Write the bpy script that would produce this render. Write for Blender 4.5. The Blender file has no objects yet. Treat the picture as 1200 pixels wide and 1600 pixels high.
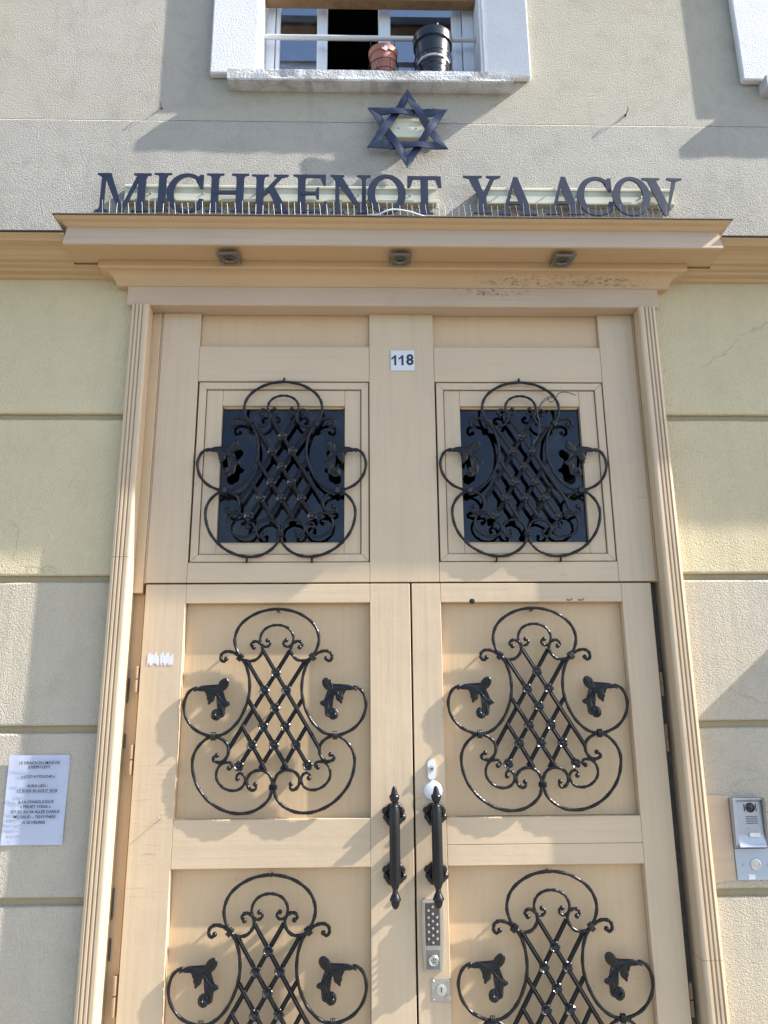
import bpy, bmesh, math, random
from mathutils import Vector, Matrix, noise as mnoise
random.seed(7)
S = bpy.context.scene
C = S.collection
# ---------------------------------------------------------------- camera
cam_d = bpy.data.cameras.new('camera'); cam = bpy.data.objects.new('camera', cam_d); C.objects.link(cam)
cam_d.sensor_fit = 'VERTICAL'; cam_d.sensor_height = 24.0; cam_d.lens = 1230/1600*24.0
cam_d.clip_start = 0.05; cam_d.clip_end = 500
YAW, PITCH, ROLL = map(math.radians, (1.49290795, 14.64469658, -0.45646592))
fw = Vector((math.sin(YAW)*math.cos(PITCH), math.cos(YAW)*math.cos(PITCH), math.sin(PITCH)))
rt0 = Vector((math.cos(YAW), -math.sin(YAW), 0)); up0 = rt0.cross(fw)
rt = rt0*math.cos(ROLL)+up0*math.sin(ROLL); up = -rt0*math.sin(ROLL)+up0*math.cos(ROLL)
M3 = Matrix((rt, up, -fw)).transposed()
cam.matrix_world = Matrix.Translation((-0.178, -2.96, 1.6)) @ M3.to_4x4()
S.camera = cam
# ---------------------------------------------------------------- world, sun, exposure
SUN = Vector((1.19, -0.185, 1.0)).normalized()          # towards the sun
w = bpy.data.worlds.new('World'); S.world = w; w.use_nodes = True
nt = w.node_tree; bg = nt.nodes['Background']
sky = nt.nodes.new('ShaderNodeTexSky'); sky.sky_type = 'NISHITA'; sky.sun_disc = False
sky.sun_elevation = math.asin(SUN.z); sky.sun_rotation = math.atan2(SUN.x, SUN.y)
sky.air_density = 1.0; sky.dust_density = 1.2; sky.ozone_density = 1.0; sky.altitude = 50
nt.links.new(sky.outputs[0], bg.inputs[0]); bg.inputs[1].default_value = 0.135
sd = bpy.data.lights.new('sun', 'SUN'); sd.energy = 4.8; sd.angle = math.radians(0.5); sd.color = (1.0, 0.95, 0.86)
so = bpy.data.objects.new('sun', sd); C.objects.link(so); so.location = (6, -3, 9)
so.rotation_euler = SUN.to_track_quat('Z', 'Y').to_euler()
S.view_settings.view_transform = 'Standard'; S.view_settings.look = 'None'
S.view_settings.gamma = 1.0; S.view_settings.use_curve_mapping = False
S.view_settings.exposure = 1.46
S.render.engine = 'CYCLES'
S.cycles.max_bounces = 8; S.cycles.diffuse_bounces = 4; S.cycles.transparent_max_bounces = 12

# ---------------------------------------------------------------- materials
def new_mat(name):
    m = bpy.data.materials.new(name); m.use_nodes = True
    return m, m.node_tree, m.node_tree.nodes['Principled BSDF']
def N(t, kind, **kw):
    n = t.nodes.new('ShaderNode'+kind)
    for k, v in kw.items():
        if k in n.inputs: n.inputs[k].default_value = v
        else: setattr(n, k, v)
    return n
def L(t, a, b): t.links.new(a, b)
def ramp(t, src, p0, p1, c0=(0,0,0,1), c1=(1,1,1,1)):
    r = N(t, 'ValToRGB'); e = r.color_ramp.elements
    e[0].position = p0; e[1].position = p1; e[0].color = c0; e[1].color = c1
    L(t, src, r.inputs[0]); return r.outputs[0]
def mixc(t, fac, a, b, mode='MIX'):
    m = N(t, 'Mix', data_type='RGBA', blend_type=mode)
    for s, v in ((m.inputs[0], fac), (m.inputs[6], a), (m.inputs[7], b)):
        if isinstance(v, (tuple, float, int)): s.default_value = v
        else: L(t, v, s)
    return m.outputs[2]
def math_(t, op, a, b=0.0):
    m = N(t, 'Math', operation=op)
    for s, v in ((m.inputs[0], a), (m.inputs[1], b)):
        if isinstance(v, (float, int)): s.default_value = v
        else: L(t, v, s)
    return m.outputs[0]
def pos(t, scale=(1,1,1)):
    g = N(t, 'NewGeometry'); mp = N(t, 'Mapping'); mp.inputs['Scale'].default_value = scale
    L(t, g.outputs['Position'], mp.inputs['Vector']); return mp.outputs[0]
def noise(t, vec, scale, detail=4, rough=0.55):
    n = N(t, 'TexNoise'); n.inputs['Scale'].default_value = scale; n.inputs['Detail'].default_value = detail
    n.inputs['Roughness'].default_value = rough; L(t, vec, n.inputs['Vector']); return n.outputs['Fac']
def c4(c, k=1.0): return (c[0]*k, c[1]*k, c[2]*k, 1)
def bump(t, bs, h, strength, dist, prev=None):
    b = N(t, 'Bump'); b.inputs['Strength'].default_value = strength; b.inputs['Distance'].default_value = dist
    L(t, h, b.inputs['Height'])
    if prev is not None: L(t, prev, b.inputs['Normal'])
    L(t, b.outputs[0], bs.inputs['Normal']); return b.outputs[0]

def stucco(name, col, scale=95, dist=0.006, dirt=(0.25,0.23,0.19), dirt_amt=0.6, warm=None, cracks=0.0):
    m, t, b = new_mat(name); p = pos(t)
    n1 = noise(t, p, 1.3, 5); n2 = noise(t, p, 9, 5, 0.6)
    c = mixc(t, ramp(t, n1, 0.35, 0.7), c4(col, 0.93), c4(col, 1.05))
    if warm: c = mixc(t, ramp(t, noise(t, pos(t, (1.0,1,0.6)), 0.9, 2), 0.42, 0.62), c, c4(warm))
    c = mixc(t, math_(t, 'MULTIPLY', ramp(t, n2, 0.5, 0.78), dirt_amt*0.5), c, c4(dirt))
    streak = noise(t, pos(t, (5, 1, 0.5)), 2.0, 5, 0.6)
    c = mixc(t, math_(t, 'MULTIPLY', ramp(t, streak, 0.55, 0.8), dirt_amt*0.5), c, c4(dirt))
    wob = N(t, 'TexNoise'); wob.inputs['Scale'].default_value = 3.5; wob.inputs['Detail'].default_value = 5; L(t, p, wob.inputs['Vector'])
    vv = N(t, 'VectorMath', operation='MULTIPLY_ADD'); L(t, wob.outputs['Color'], vv.inputs[0]); vv.inputs[1].default_value = (0.35,0.35,0.35); L(t, pos(t, (0.7,0.7,1.6)), vv.inputs[2])
    ck = N(t, 'TexVoronoi', feature='DISTANCE_TO_EDGE'); ck.inputs['Scale'].default_value = 0.8; L(t, vv.outputs[0], ck.inputs['Vector'])
    crack = math_(t, 'MULTIPLY', ramp(t, ck.outputs['Distance'], 0.0006, 0.0024, (1,1,1,1), (0,0,0,1)), ramp(t, noise(t, p, 1.7, 3), 0.5, 0.56))
    c = mixc(t, math_(t, 'MULTIPLY', crack, cracks), c, c4(dirt, 0.5))
    fine = noise(t, p, scale, 3, 0.55)
    c = mixc(t, ramp(t, fine, 0.25, 0.45, (1,1,1,1), (0,0,0,1)), c, mixc(t, 0.35, c, c4(dirt)))
    L(t, c, b.inputs['Base Color']); b.inputs['Roughness'].default_value = 0.92
    b.inputs['Specular IOR Level'].default_value = 0.2
    v = N(t, 'TexVoronoi', feature='SMOOTH_F1'); v.inputs['Scale'].default_value = scale*0.8; L(t, p, v.inputs['Vector'])
    h = math_(t, 'ADD', math_(t, 'MULTIPLY', fine, 1.2), math_(t, 'ADD', math_(t, 'MULTIPLY', v.outputs['Distance'], -0.6), math_(t, 'MULTIPLY', crack, -cracks)))
    n = bump(t, b, noise(t, p, 7, 3), 0.6, 0.006)
    bump(t, b, h, 1.0, dist, n)
    return m
def paint(name, col, grain=(60,60,2.0), rough=0.42, wear=0.7, chips=0.0, spots=None):
    m, t, b = new_mat(name); p = pos(t)
    n1 = noise(t, p, 2.2, 5); g = noise(t, pos(t, grain), 1.0, 4, 0.6)
    c = mixc(t, ramp(t, n1, 0.3, 0.7), c4(col, 0.95), c4(col, 1.05))
    c = mixc(t, math_(t, 'MULTIPLY', ramp(t, g, 0.45, 0.8), 0.42*wear), c, c4(col, 0.7))
    d = noise(t, p, 34, 5, 0.65)
    c = mixc(t, math_(t, 'MULTIPLY', ramp(t, d, 0.66, 0.72), 0.55*wear), c, c4((0.30,0.20,0.12)))
    sm = noise(t, p, 5.5, 6, 0.7)
    c = mixc(t, math_(t, 'MULTIPLY', ramp(t, sm, 0.56, 0.72), 0.30*wear), c, c4((0.36,0.28,0.19)))
    if chips:
        sx0 = N(t, 'SeparateXYZ'); L(t, p, sx0.inputs[0])
        def blob(cx_, cz_, rx_, rz_):
            a = math_(t, 'DIVIDE', math_(t, 'SUBTRACT', sx0.outputs[0], cx_), rx_); b2 = math_(t, 'DIVIDE', math_(t, 'SUBTRACT', sx0.outputs[2], cz_), rz_)
            d2 = math_(t, 'ADD', math_(t, 'MULTIPLY', a, a), math_(t, 'MULTIPLY', b2, b2))
            return ramp(t, math_(t, 'ADD', d2, math_(t, 'MULTIPLY', noise(t, p, 11, 5, 0.7), 1.2)), 0.5, 1.5, (1,1,1,1), (0,0,0,1))
        hand = math_(t, 'MAXIMUM', blob(0.0, 1.15, 0.17, 0.34), blob(0.08, 0.80, 0.12, 0.30))
        c = mixc(t, math_(t, 'MULTIPLY', hand, 0.22), c, c4((0.24,0.17,0.10)))
        sc_ = math_(t, 'MULTIPLY', blob(-0.93, 1.22, 0.14, 0.55), ramp(t, noise(t, pos(t, (5, 5, 95)), 1.0, 6, 0.8), 0.575, 0.60))
        c = mixc(t, math_(t, 'MULTIPLY', sc_, 0.7), c, c4((0.22,0.16,0.10)))
    if chips:                                                  # scratched bands and rubbed dashes on the boards
        st = noise(t, pos(t, (6, 6, 70)), 1.0, 6, 0.75)
        reg = noise(t, p, 2.7, 2)
        k = math_(t, 'MULTIPLY', ramp(t, st, 0.64, 0.68), ramp(t, reg, 0.52, 0.6))
        c = mixc(t, math_(t, 'MULTIPLY', k, chips), c, c4((0.27,0.19,0.12)))
    if spots:                                                  # mould and soot specks under the hood
        x0, x1, z0, z1 = spots
        sx = N(t, 'SeparateXYZ'); L(t, p, sx.inputs[0])
        def band(o, a, bb, f):
            u = N(t, 'MapRange', interpolation_type='SMOOTHSTEP'); u.inputs[1].default_value = a-f; u.inputs[2].default_value = a+f; L(t, o, u.inputs[0])
            v = N(t, 'MapRange', interpolation_type='SMOOTHSTEP'); v.inputs[1].default_value = bb+f; v.inputs[2].default_value = bb-f; L(t, o, v.inputs[0])
            return math_(t, 'MULTIPLY', u.outputs[0], v.outputs[0])
        k = math_(t, 'MULTIPLY', band(sx.outputs[0], x0, x1, 0.12), band(sx.outputs[2], z0, z1, 0.012))
        s = noise(t, pos(t, (28, 40, 60)), 1.6, 6, 0.8)
        k2 = math_(t, 'MULTIPLY', k, ramp(t, s, 0.54, 0.58))
        c = mixc(t, math_(t, 'MULTIPLY', k2, 0.9), c, c4((0.045,0.03,0.02)))
        k3 = math_(t, 'MULTIPLY', k, ramp(t, noise(t, p, 9, 5, 0.7), 0.45, 0.75))
        c = mixc(t, math_(t, 'MULTIPLY', k3, 0.45), c, c4((0.16,0.09,0.05)))
    L(t, c, b.inputs['Base Color'])
    L(t, math_(t, 'ADD', math_(t, 'MULTIPLY', n1, 0.2), rough-0.1), b.inputs['Roughness'])
    n = bump(t, b, noise(t, p, 9, 3), 0.35, 0.004)
    n = bump(t, b, g, 0.5, 0.0012, n)
    bump(t, b, noise(t, p, 170, 3), 0.25, 0.0008, n)
    return m
def plain(name, col, rough=0.5, metal=0.0, var=0.12, vs=20, bmp=0.0, bs=80, spec=0.5, coat=0.0):
    m, t, b = new_mat(name); p = pos(t)
    c = mixc(t, noise(t, p, vs, 5, 0.6), c4(col, 1-var), c4(col, 1+var))
    L(t, c, b.inputs['Base Color']); b.inputs['Metallic'].default_value = metal
    L(t, math_(t, 'ADD', math_(t, 'MULTIPLY', noise(t, p, vs*1.7, 4), 0.16), rough-0.08), b.inputs['Roughness'])
    b.inputs['Specular IOR Level'].default_value = spec
    b.inputs['Coat Weight'].default_value = coat
    if bmp: bump(t, b, noise(t, p, bs, 3), bmp, 0.002)
    return m
def glass(name, tint, refl=0.35, rough=0.02):
    m, t, b = new_mat(name)
    t.nodes.remove(b); out = t.nodes['Material Output']
    tr = N(t, 'BsdfTransparent'); tr.inputs[0].default_value = c4(tint)
    gl = N(t, 'BsdfGlossy'); gl.inputs['Roughness'].default_value = rough; gl.inputs[0].default_value = (0.9,0.93,1,1)
    fr = N(t, 'Fresnel'); fr.inputs[0].default_value = 1.5
    f = math_(t, 'MINIMUM', math_(t, 'ADD', fr.outputs[0], refl*0.3), 1.0)
    mx = N(t, 'MixShader'); L(t, f, mx.inputs[0]); L(t, tr.outputs[0], mx.inputs[1]); L(t, gl.outputs[0], mx.inputs[2])
    # faint dust film, as on a street window
    df = N(t, 'BsdfDiffuse'); df.inputs[0].default_value = (0.45,0.42,0.38,1)
    mx2 = N(t, 'MixShader'); L(t, math_(t, 'MULTIPLY', ramp(t, noise(t, pos(t), 7, 6, 0.7), 0.5, 0.8), 0.10), mx2.inputs[0])
    L(t, mx.outputs[0], mx2.inputs[1]); L(t, df.outputs[0], mx2.inputs[2]); L(t, mx2.outputs[0], out.inputs[0])
    return m

PAINT = (0.53, 0.405, 0.27)
M = {}
M['upper'] = stucco('upper_render', (0.57,0.535,0.465), 225, 0.0125, warm=(0.575,0.535,0.44))
M['band'] = stucco('band_render', (0.55,0.52,0.465), 230, 0.0125)
M['yellow'] = stucco('yellow_render', (0.63,0.54,0.355), 215, 0.0062, cracks=0.28, dirt=(0.33,0.29,0.15), dirt_amt=0.3)
M['grey'] = stucco('greyed_render', (0.51,0.455,0.37), 215, 0.0062, cracks=0.2, warm=(0.53,0.455,0.33), dirt_amt=0.5)
M['groove'] = stucco('groove_render', (0.36,0.30,0.19), 120, 0.002)
M['white'] = stucco('white_render', (0.68,0.68,0.69), 190, 0.0038, dirt=(0.35,0.34,0.32), dirt_amt=0.3)
M['sill'] = stucco('sill_concrete', (0.58,0.58,0.58), 120, 0.006, dirt=(0.12,0.105,0.085), dirt_amt=1.5)
M['paint'] = paint('beige_paint', PAINT, chips=0.6)
M['paint_h'] = paint('beige_paint_cross', PAINT, grain=(2.0,60,60), chips=0.8)
M['panel'] = paint('panel_paint_bounce_tint', (0.535,0.38,0.225), rough=0.5, wear=0.6)  # door paint made yellower: warm bounce in the recesses is put into the colour
M['hood'] = paint('hood_paint_bounce_tint', (0.47,0.315,0.17), grain=(2,60,60), wear=0.35, spots=(0.34,0.98,3.335,3.366))  # orange of light bounced up under the hood is mixed into this paint
M['frieze'] = paint('frieze_paint', (0.46,0.345,0.24), grain=(2,60,60), wear=0.8, spots=(0.24,0.50,3.292,3.325))
M['cornice'] = paint('cornice_paint_bounce_tint', (0.46,0.31,0.165), grain=(2,60,60), wear=1.2)  # string course colour saturated to carry the warm bounced light
M['zinc'] = plain('zinc_edge', (0.10,0.07,0.05), 0.6, 0.3, 0.4, 12)
M['iron'] = plain('black_iron', (0.004,0.0042,0.006), 0.31, 0.0, 0.3, 60, 0.04, 90, 0.40)
M['rosette'] = plain('polished_black_iron', (0.006,0.0065,0.009), 0.20, 0.0, 0.3, 60, 0.1, 110, 0.6)
M['handle'] = plain('black_handle', (0.006,0.006,0.008), 0.33, 0.0, 0.2, 60, 0.1, 160, 0.4)
M['blue'] = plain('blue_iron', (0.014,0.020,0.050), 0.42, 0.0, 0.3, 60, 0.4, 120, 0.5)
M['letter'] = plain('navy_letter', (0.013,0.017,0.038), 0.45, 0.0, 0.35, 50, 0.15, 200)
M['rail'] = plain('cream_rail', (0.55,0.54,0.42), 0.45, 0.0, 0.08, 20)
M['steel'] = plain('brushed_steel', (0.55,0.54,0.52), 0.34, 0.9, 0.1, 40)
M['lockmetal'] = plain('lock_metal', (0.42,0.40,0.36), 0.38, 0.8, 0.15, 60)
M['keyface'] = plain('keypad_face', (0.10,0.085,0.08), 0.42, 0.7, 0.2, 60)
M['dark'] = plain('dark_gap', (0.012,0.011,0.010), 0.9)
M['grime'] = plain('grimy_metal', (0.10,0.09,0.08), 0.75, 0.2, 0.8, 28, 0.8, 60)
M['hinge'] = plain('painted_hinge', (0.27,0.185,0.11), 0.5, 0.0, 0.2, 40, 0.3, 90)
M['whitepl'] = plain('white_plastic', (0.60,0.61,0.63), 0.35, 0.0, 0.03)
M['paper'] = plain('paper', (0.70,0.74,0.86), 0.55, 0.0, 0.03, 8, 0.25, 14)
M['ink'] = plain('print_ink', (0.02,0.025,0.06), 0.7)
M['alu'] = plain('grey_aluminium', (0.36,0.38,0.42), 0.38, 0.55, 0.06)
M['plate'] = plain('grey_plate', (0.36,0.40,0.46), 0.42, 0.2, 0.08, 10)
M['black'] = plain('black_plastic', (0.012,0.012,0.014), 0.3)
M['framew'] = plain('white_window_paint', (0.62,0.66,0.72), 0.4, 0.0, 0.05, 10)
M['rust'] = plain('rusted_bar', (0.22,0.13,0.06), 0.8, 0.1, 0.6, 22, 0.6, 60)
M['pale'] = plain('pale_bar', (0.50,0.52,0.52), 0.5, 0.1, 0.12, 30)
M['terra'] = plain('terracotta', (0.30,0.115,0.085), 0.6, 0.0, 0.2, 30)
M['potb'] = plain('black_pot', (0.012,0.014,0.020), 0.28, 0.0, 0.2, 30)
M['soil'] = plain('soil', (0.05,0.035,0.025), 0.95, 0.0, 0.4, 60, 1, 90)
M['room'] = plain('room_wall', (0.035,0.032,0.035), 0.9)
M['curtain'] = plain('blue_curtain', (0.10,0.22,0.62), 0.8)
M['glassd'] = glass('door_glass', (0.40,0.45,0.55), -0.04)
M['glassw'] = glass('window_glass', (0.80,0.86,0.95), 0.9)
M['spot'] = plain('spotlight_metal', (0.20,0.195,0.175), 0.4, 0.7, 0.15, 60)
M['pave'] = plain('pavement_asphalt', (0.27,0.26,0.24), 0.9, 0.0, 0.2, 6, 0.6, 120)
M['road'] = plain('road_asphalt', (0.07,0.07,0.07), 0.9, 0.0, 0.25, 5, 0.6, 120)
M['kerb'] = plain('granite', (0.33,0.32,0.30), 0.8, 0.0, 0.2, 40, 0.3, 120)
M['sticker'] = plain('torn_paper', (0.60,0.60,0.63), 0.7, 0.0, 0.08)
M['wire'] = plain('galvanised_wire', (0.26,0.255,0.24), 0.45, 0.3, 0.1)

# ---------------------------------------------------------------- helpers
def link(name, me, mat, parent=None, loc=None):
    o = bpy.data.objects.new(name, me); C.objects.link(o)
    if mat is not None and not me.materials: me.materials.append(mat)
    if parent: o.parent = parent
    if loc: o.location = loc
    return o
def bm_mesh(name, bm, smooth=False):
    me = bpy.data.meshes.new(name); bmesh.ops.recalc_face_normals(bm, faces=bm.faces)
    bm.to_mesh(me); bm.free()
    if smooth:
        for p in me.polygons: p.use_smooth = True
        me.set_sharp_from_angle(angle=math.radians(38))
    return me
def obj(name, bm, mat, parent=None, smooth=False, loc=None): return link(name, bm_mesh(name, bm, smooth), mat, parent, loc)
def thing(name, label, cat, loc=(0,0,0), group=None):
    o = bpy.data.objects.new(name, None); C.objects.link(o); o.location = loc; o.empty_display_size = 0.1
    return tag(o, label, cat, group)
def tag(o, label, cat, group=None):
    o['label'] = label; o['category'] = cat
    if group: o['group'] = group
    return o
def box(bm, x0, x1, y0, y1, z0, z1, bev=0.0):
    t = bmesh.new()
    vs = [t.verts.new((x, y, z)) for x in (x0, x1) for y in (y0, y1) for z in (z0, z1)]
    for f in ((0,1,3,2),(4,6,7,5),(0,4,5,1),(2,3,7,6),(0,2,6,4),(1,5,7,3)): t.faces.new([vs[i] for i in f])
    bmesh.ops.recalc_face_normals(t, faces=t.faces)
    if bev: bmesh.ops.bevel(t, geom=t.edges[:], offset=bev, segments=1, affect='EDGES')
    me = bpy.data.meshes.new('t'); t.to_mesh(me); t.free(); bm.from_mesh(me); bpy.data.meshes.remove(me)
def B(*a, **k):
    bm = bmesh.new(); box(bm, *a, **k); return bm
def prism(bm, pts, y0, y1):
    """polygon in x,z (list of pairs) extruded from front y0 to back y1"""
    a = [bm.verts.new((x, y0, z)) for x, z in pts]; b = [bm.verts.new((x, y1, z)) for x, z in pts]
    bm.faces.new(a); bm.faces.new(b[::-1]); n = len(pts)
    for i in range(n): bm.faces.new((a[i], b[i], b[(i+1) % n], a[(i+1) % n]))
def ringprism(bm, out, inn, y0, y1, closed=True):
    n = len(out)
    V = [[bm.verts.new((x, y, z)) for x, z in P] for y in (y0, y1) for P in (out, inn)]
    of, nf, ob, nb = V; m = n if closed else n-1
    for i in range(m):
        j = (i+1) % n
        bm.faces.new((of[i], nf[i], nf[j], of[j])); bm.faces.new((ob[i], ob[j], nb[j], nb[i]))
        bm.faces.new((of[i], of[j], ob[j], ob[i])); bm.faces.new((nf[i], nb[i], nb[j], nf[j]))
    if not closed:
        bm.faces.new((of[0], ob[0], nb[0], nf[0])); bm.faces.new((of[-1], nf[-1], nb[-1], ob[-1]))
def lathe(bm, prof, c, axis='z', seg=20):
    """prof: list (r, h) turned about an axis through c"""
    rows = []
    for r, h in prof:
        row = []
        for i in range(seg):
            a = 2*math.pi*i/seg; u, v = r*math.cos(a), r*math.sin(a)
            row.append(bm.verts.new((c[0]+u, c[1]+v, c[2]+h) if axis == 'z' else (c[0]+u, c[1]+h, c[2]+v)))
        rows.append(row)
    for A, Bq in zip(rows, rows[1:]):
        for i in range(seg): bm.faces.new((A[i], A[(i+1) % seg], Bq[(i+1) % seg], Bq[i]))
    bm.faces.new(rows[0][::-1]); bm.faces.new(rows[-1])
def spline(pts, n=8, closed=False):
    P = [Vector(p) for p in pts]; out = []; m = len(P)
    for i in range(m if closed else m-1):
        g = (lambda k: P[k % m]) if closed else (lambda k: P[max(0, min(m-1, k))])
        a, b, c, d = g(i-1), g(i), g(i+1), g(i+2)
        for k in range(n):
            t = k/n
            out.append(0.5*((2*b)+(c-a)*t+(2*a-5*b+4*c-d)*t*t+(3*b-a-3*c+d)*t**3))
    if not closed: out.append(P[-1].copy())
    return out
def tube(bm, pts, r, seg=8, twist=0.0, caps=True, r1=None, r_end=None):
    """sweep along pts (Vectors). twist in radians per metre, seg=4 with twist gives a hammered square bar"""
    P = [Vector(p) for p in pts]; n = len(P); rows = []; s = 0.0; prev = None
    for i, p in enumerate(P):
        tg = (P[min(i+1, n-1)]-P[max(i-1, 0)]).normalized()
        if prev is None:
            ref = Vector((0,1,0)) if abs(tg.y) < 0.9 else Vector((1,0,0))
            nrm = tg.cross(ref).normalized()
        else:
            nrm = (prev - tg*prev.dot(tg)).normalized()
        prev = nrm; bi = tg.cross(nrm)
        if i: s += (P[i]-P[i-1]).length
        rr = r(i/(n-1)) if callable(r) else r
        row = []
        for k in range(seg):
            a = 2*math.pi*k/seg + twist*s
            row.append(bm.verts.new(p+(nrm*math.cos(a)+bi*math.sin(a))*rr))
        rows.append(row)
    for A, Bq in zip(rows, rows[1:]):
        for i in range(seg): bm.faces.new((A[i], A[(i+1) % seg], Bq[(i+1) % seg], Bq[i]))
    if caps: bm.faces.new(rows[0][::-1]); bm.faces.new(rows[-1])
def ball(bm, c, r, seg=10):
    bmesh.ops.create_uvsphere(bm, u_segments=seg, v_segments=seg//2+2, radius=r, matrix=Matrix.Translation(c))
def extr_x(bm, prof, x0, x1):
    """closed profile in (y,z) extruded along x"""
    a = [bm.verts.new((x0, y, z)) for y, z in prof]; b = [bm.verts.new((x1, y, z)) for y, z in prof]
    bm.faces.new(a); bm.faces.new(b[::-1]); n = len(prof)
    for i in range(n): bm.faces.new((a[i], b[i], b[(i+1) % n], a[(i+1) % n]))
def extr_z(bm, prof, z0, z1):
    a = [bm.verts.new((x, y, z0)) for x, y in prof]; b = [bm.verts.new((x, y, z1)) for x, y in prof]
    bm.faces.new(a[::-1]); bm.faces.new(b); n = len(prof)
    for i in range(n): bm.faces.new((a[i], b[i], b[(i+1) % n], a[(i+1) % n]))
def text(name, body, size, x, y, z, mat, parent, align='CENTER', bold=0.0, yscale=1.0, tilt=0.0):
    cu = bpy.data.curves.new(name, 'FONT'); cu.body = body; cu.size = size; cu.align_x = align; cu.align_y = 'CENTER'
    cu.offset = bold; cu.extrude = 0.0001; cu.resolution_u = 3
    tmp = bpy.data.objects.new('tmp', cu); C.objects.link(tmp)
    dg = bpy.context.evaluated_depsgraph_get(); me = bpy.data.meshes.new_from_object(tmp.evaluated_get(dg))
    bpy.data.objects.remove(tmp)
    me.transform(Matrix.Translation((x, y, z)) @ Matrix.Rotation(math.pi/2, 4, 'X') @ Matrix.Rotation(tilt, 4, 'Z') @ Matrix.Diagonal((1, yscale, 1, 1)))
    me.materials.clear()
    return link(name, me, mat, parent)
PW = {}
def link(name, me, mat, parent=None, loc=None):
    o = bpy.data.objects.new(name, me); C.objects.link(o)
    if mat is not None and not me.materials: me.materials.append(mat)
    if parent:
        o.parent = parent
        if parent.name in PW: o.matrix_parent_inverse = Matrix.Translation(-PW[parent.name])
    if loc: o.location = loc
    return o
def thing(name, label, cat, loc=(0,0,0), group=None):
    o = bpy.data.objects.new(name, None); C.objects.link(o); o.location = loc; o.empty_display_size = 0.1
    PW[o.name] = Vector(loc)
    return tag(o, label, cat, group)
def struct(name, bm, mat):
    o = obj(name, bm, mat); o['kind'] = 'structure'; return o

# ================================================================ SETTING
struct('pavement', B(-60, 60, -3.4, 0.25, -0.4, 0.0), M['pave'])
struct('kerb', B(-60, 60, -3.58, -3.403, -0.4, 0.004, bev=0.01), M['kerb'])
struct('road', B(-60, 60, -60, -3.583, -0.5, -0.12), M['road'])

def ragged(x0, x1, prof, n, amp, seed, lower=()):
    """bar along x whose profile (y,z) corners are worn at random"""
    bm = bmesh.new(); rows = []
    for i in range(n+1):
        x = x0+(x1-x0)*i/n; row = []
        for k, (y, z) in enumerate(prof):
            v = Vector((x*9+seed, k*3.1, seed)); nn = mnoise.noise(v)+0.6*mnoise.noise(v*4)
            chip = max(0.0, mnoise.noise(Vector((x*6+seed*3, k*0.7, 2.0)))-0.18)*amp*6 if k in lower else 0
            row.append(bm.verts.new((x, y+nn*amp*0.5+chip*0.5, z+nn*amp*0.4-chip)))
        rows.append(row)
    m = len(prof)
    for A, Bq in zip(rows, rows[1:]):
        for k in range(m): bm.faces.new((A[k], A[(k+1) % m], Bq[(k+1) % m], Bq[k]))
    bm.faces.new(rows[0]); bm.faces.new(rows[-1][::-1]); return bm
# ---------------------------------------------------------------- the building
XL, XR = -1.122, 1.028               # edges of the render beside the door casing
hs = thing('building', 'pale rendered house front with grooved yellow and grey courses round the entrance', 'building', (0, 0.15, 0))
ZG = [0.0, 0.45, 1.0, 1.568, 2.115, 2.768, 3.392]
for side, (xa, xb) in enumerate(((-7.0, XL), (XR, 7.0))):
    for i in range(6):
        z0 = ZG[i] + (0.013 if i else 0); z1 = ZG[i+1] - (0.013 if i < 5 else 0)
        pr_ = [(0.0008,z0+0.004),(0.0,z0+0.008),(0.0,z1-0.008),(0.0008,z1-0.004),(0.006,z1),(0.05,z1),(0.05,z0),(0.006,z0)]
        if side: bm = ragged(xa, 2.4, pr_, 110, 0.0020, 5.0+i, lower=(3,4)); box(bm, 2.4, xb, 0.0, 0.05, z0, z1)
        else: bm = ragged(-2.4, xb, pr_, 110, 0.0020, 9.0+i, lower=(3,4)); box(bm, xa, -2.4, 0.0, 0.05, z0, z1)
        obj('render_course', bm, M['yellow'] if i >= 4 else M['grey'], hs)
    obj('wall_core', B(xa, xb, 0.018, 0.30, 0, 3.392), M['groove'], hs)
obj('lintel', B(XL, XR, 0.03, 0.30, 3.262, 3.50), M['grey'], hs)
# plain band under the first floor, with a chamfered top edge
bm = bmesh.new(); extr_x(bm, [(-0.007, 3.392), (-0.007, 4.158), (0.001, 4.1695), (0.3, 4.1705), (0.3, 3.392)], -7, 7)
obj('band_render', bm, M['band'], hs)
OPEN = [(-0.655, 0.365), (1.765, 2.785)]
bm = bmesh.new(); box(bm, -7, 7, 0.0, 0.30, 4.171, 4.36)
xs = [-7] + [v for o_ in OPEN for v in o_] + [7]
for i in range(0, len(xs), 2): box(bm, xs[i], xs[i+1], 0.0, 0.30, 4.36, 6.2)
box(bm, -7, 7, 0.0, 0.30, 6.2, 9.5)
obj('upper_render', bm, M['upper'], hs)
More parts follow.
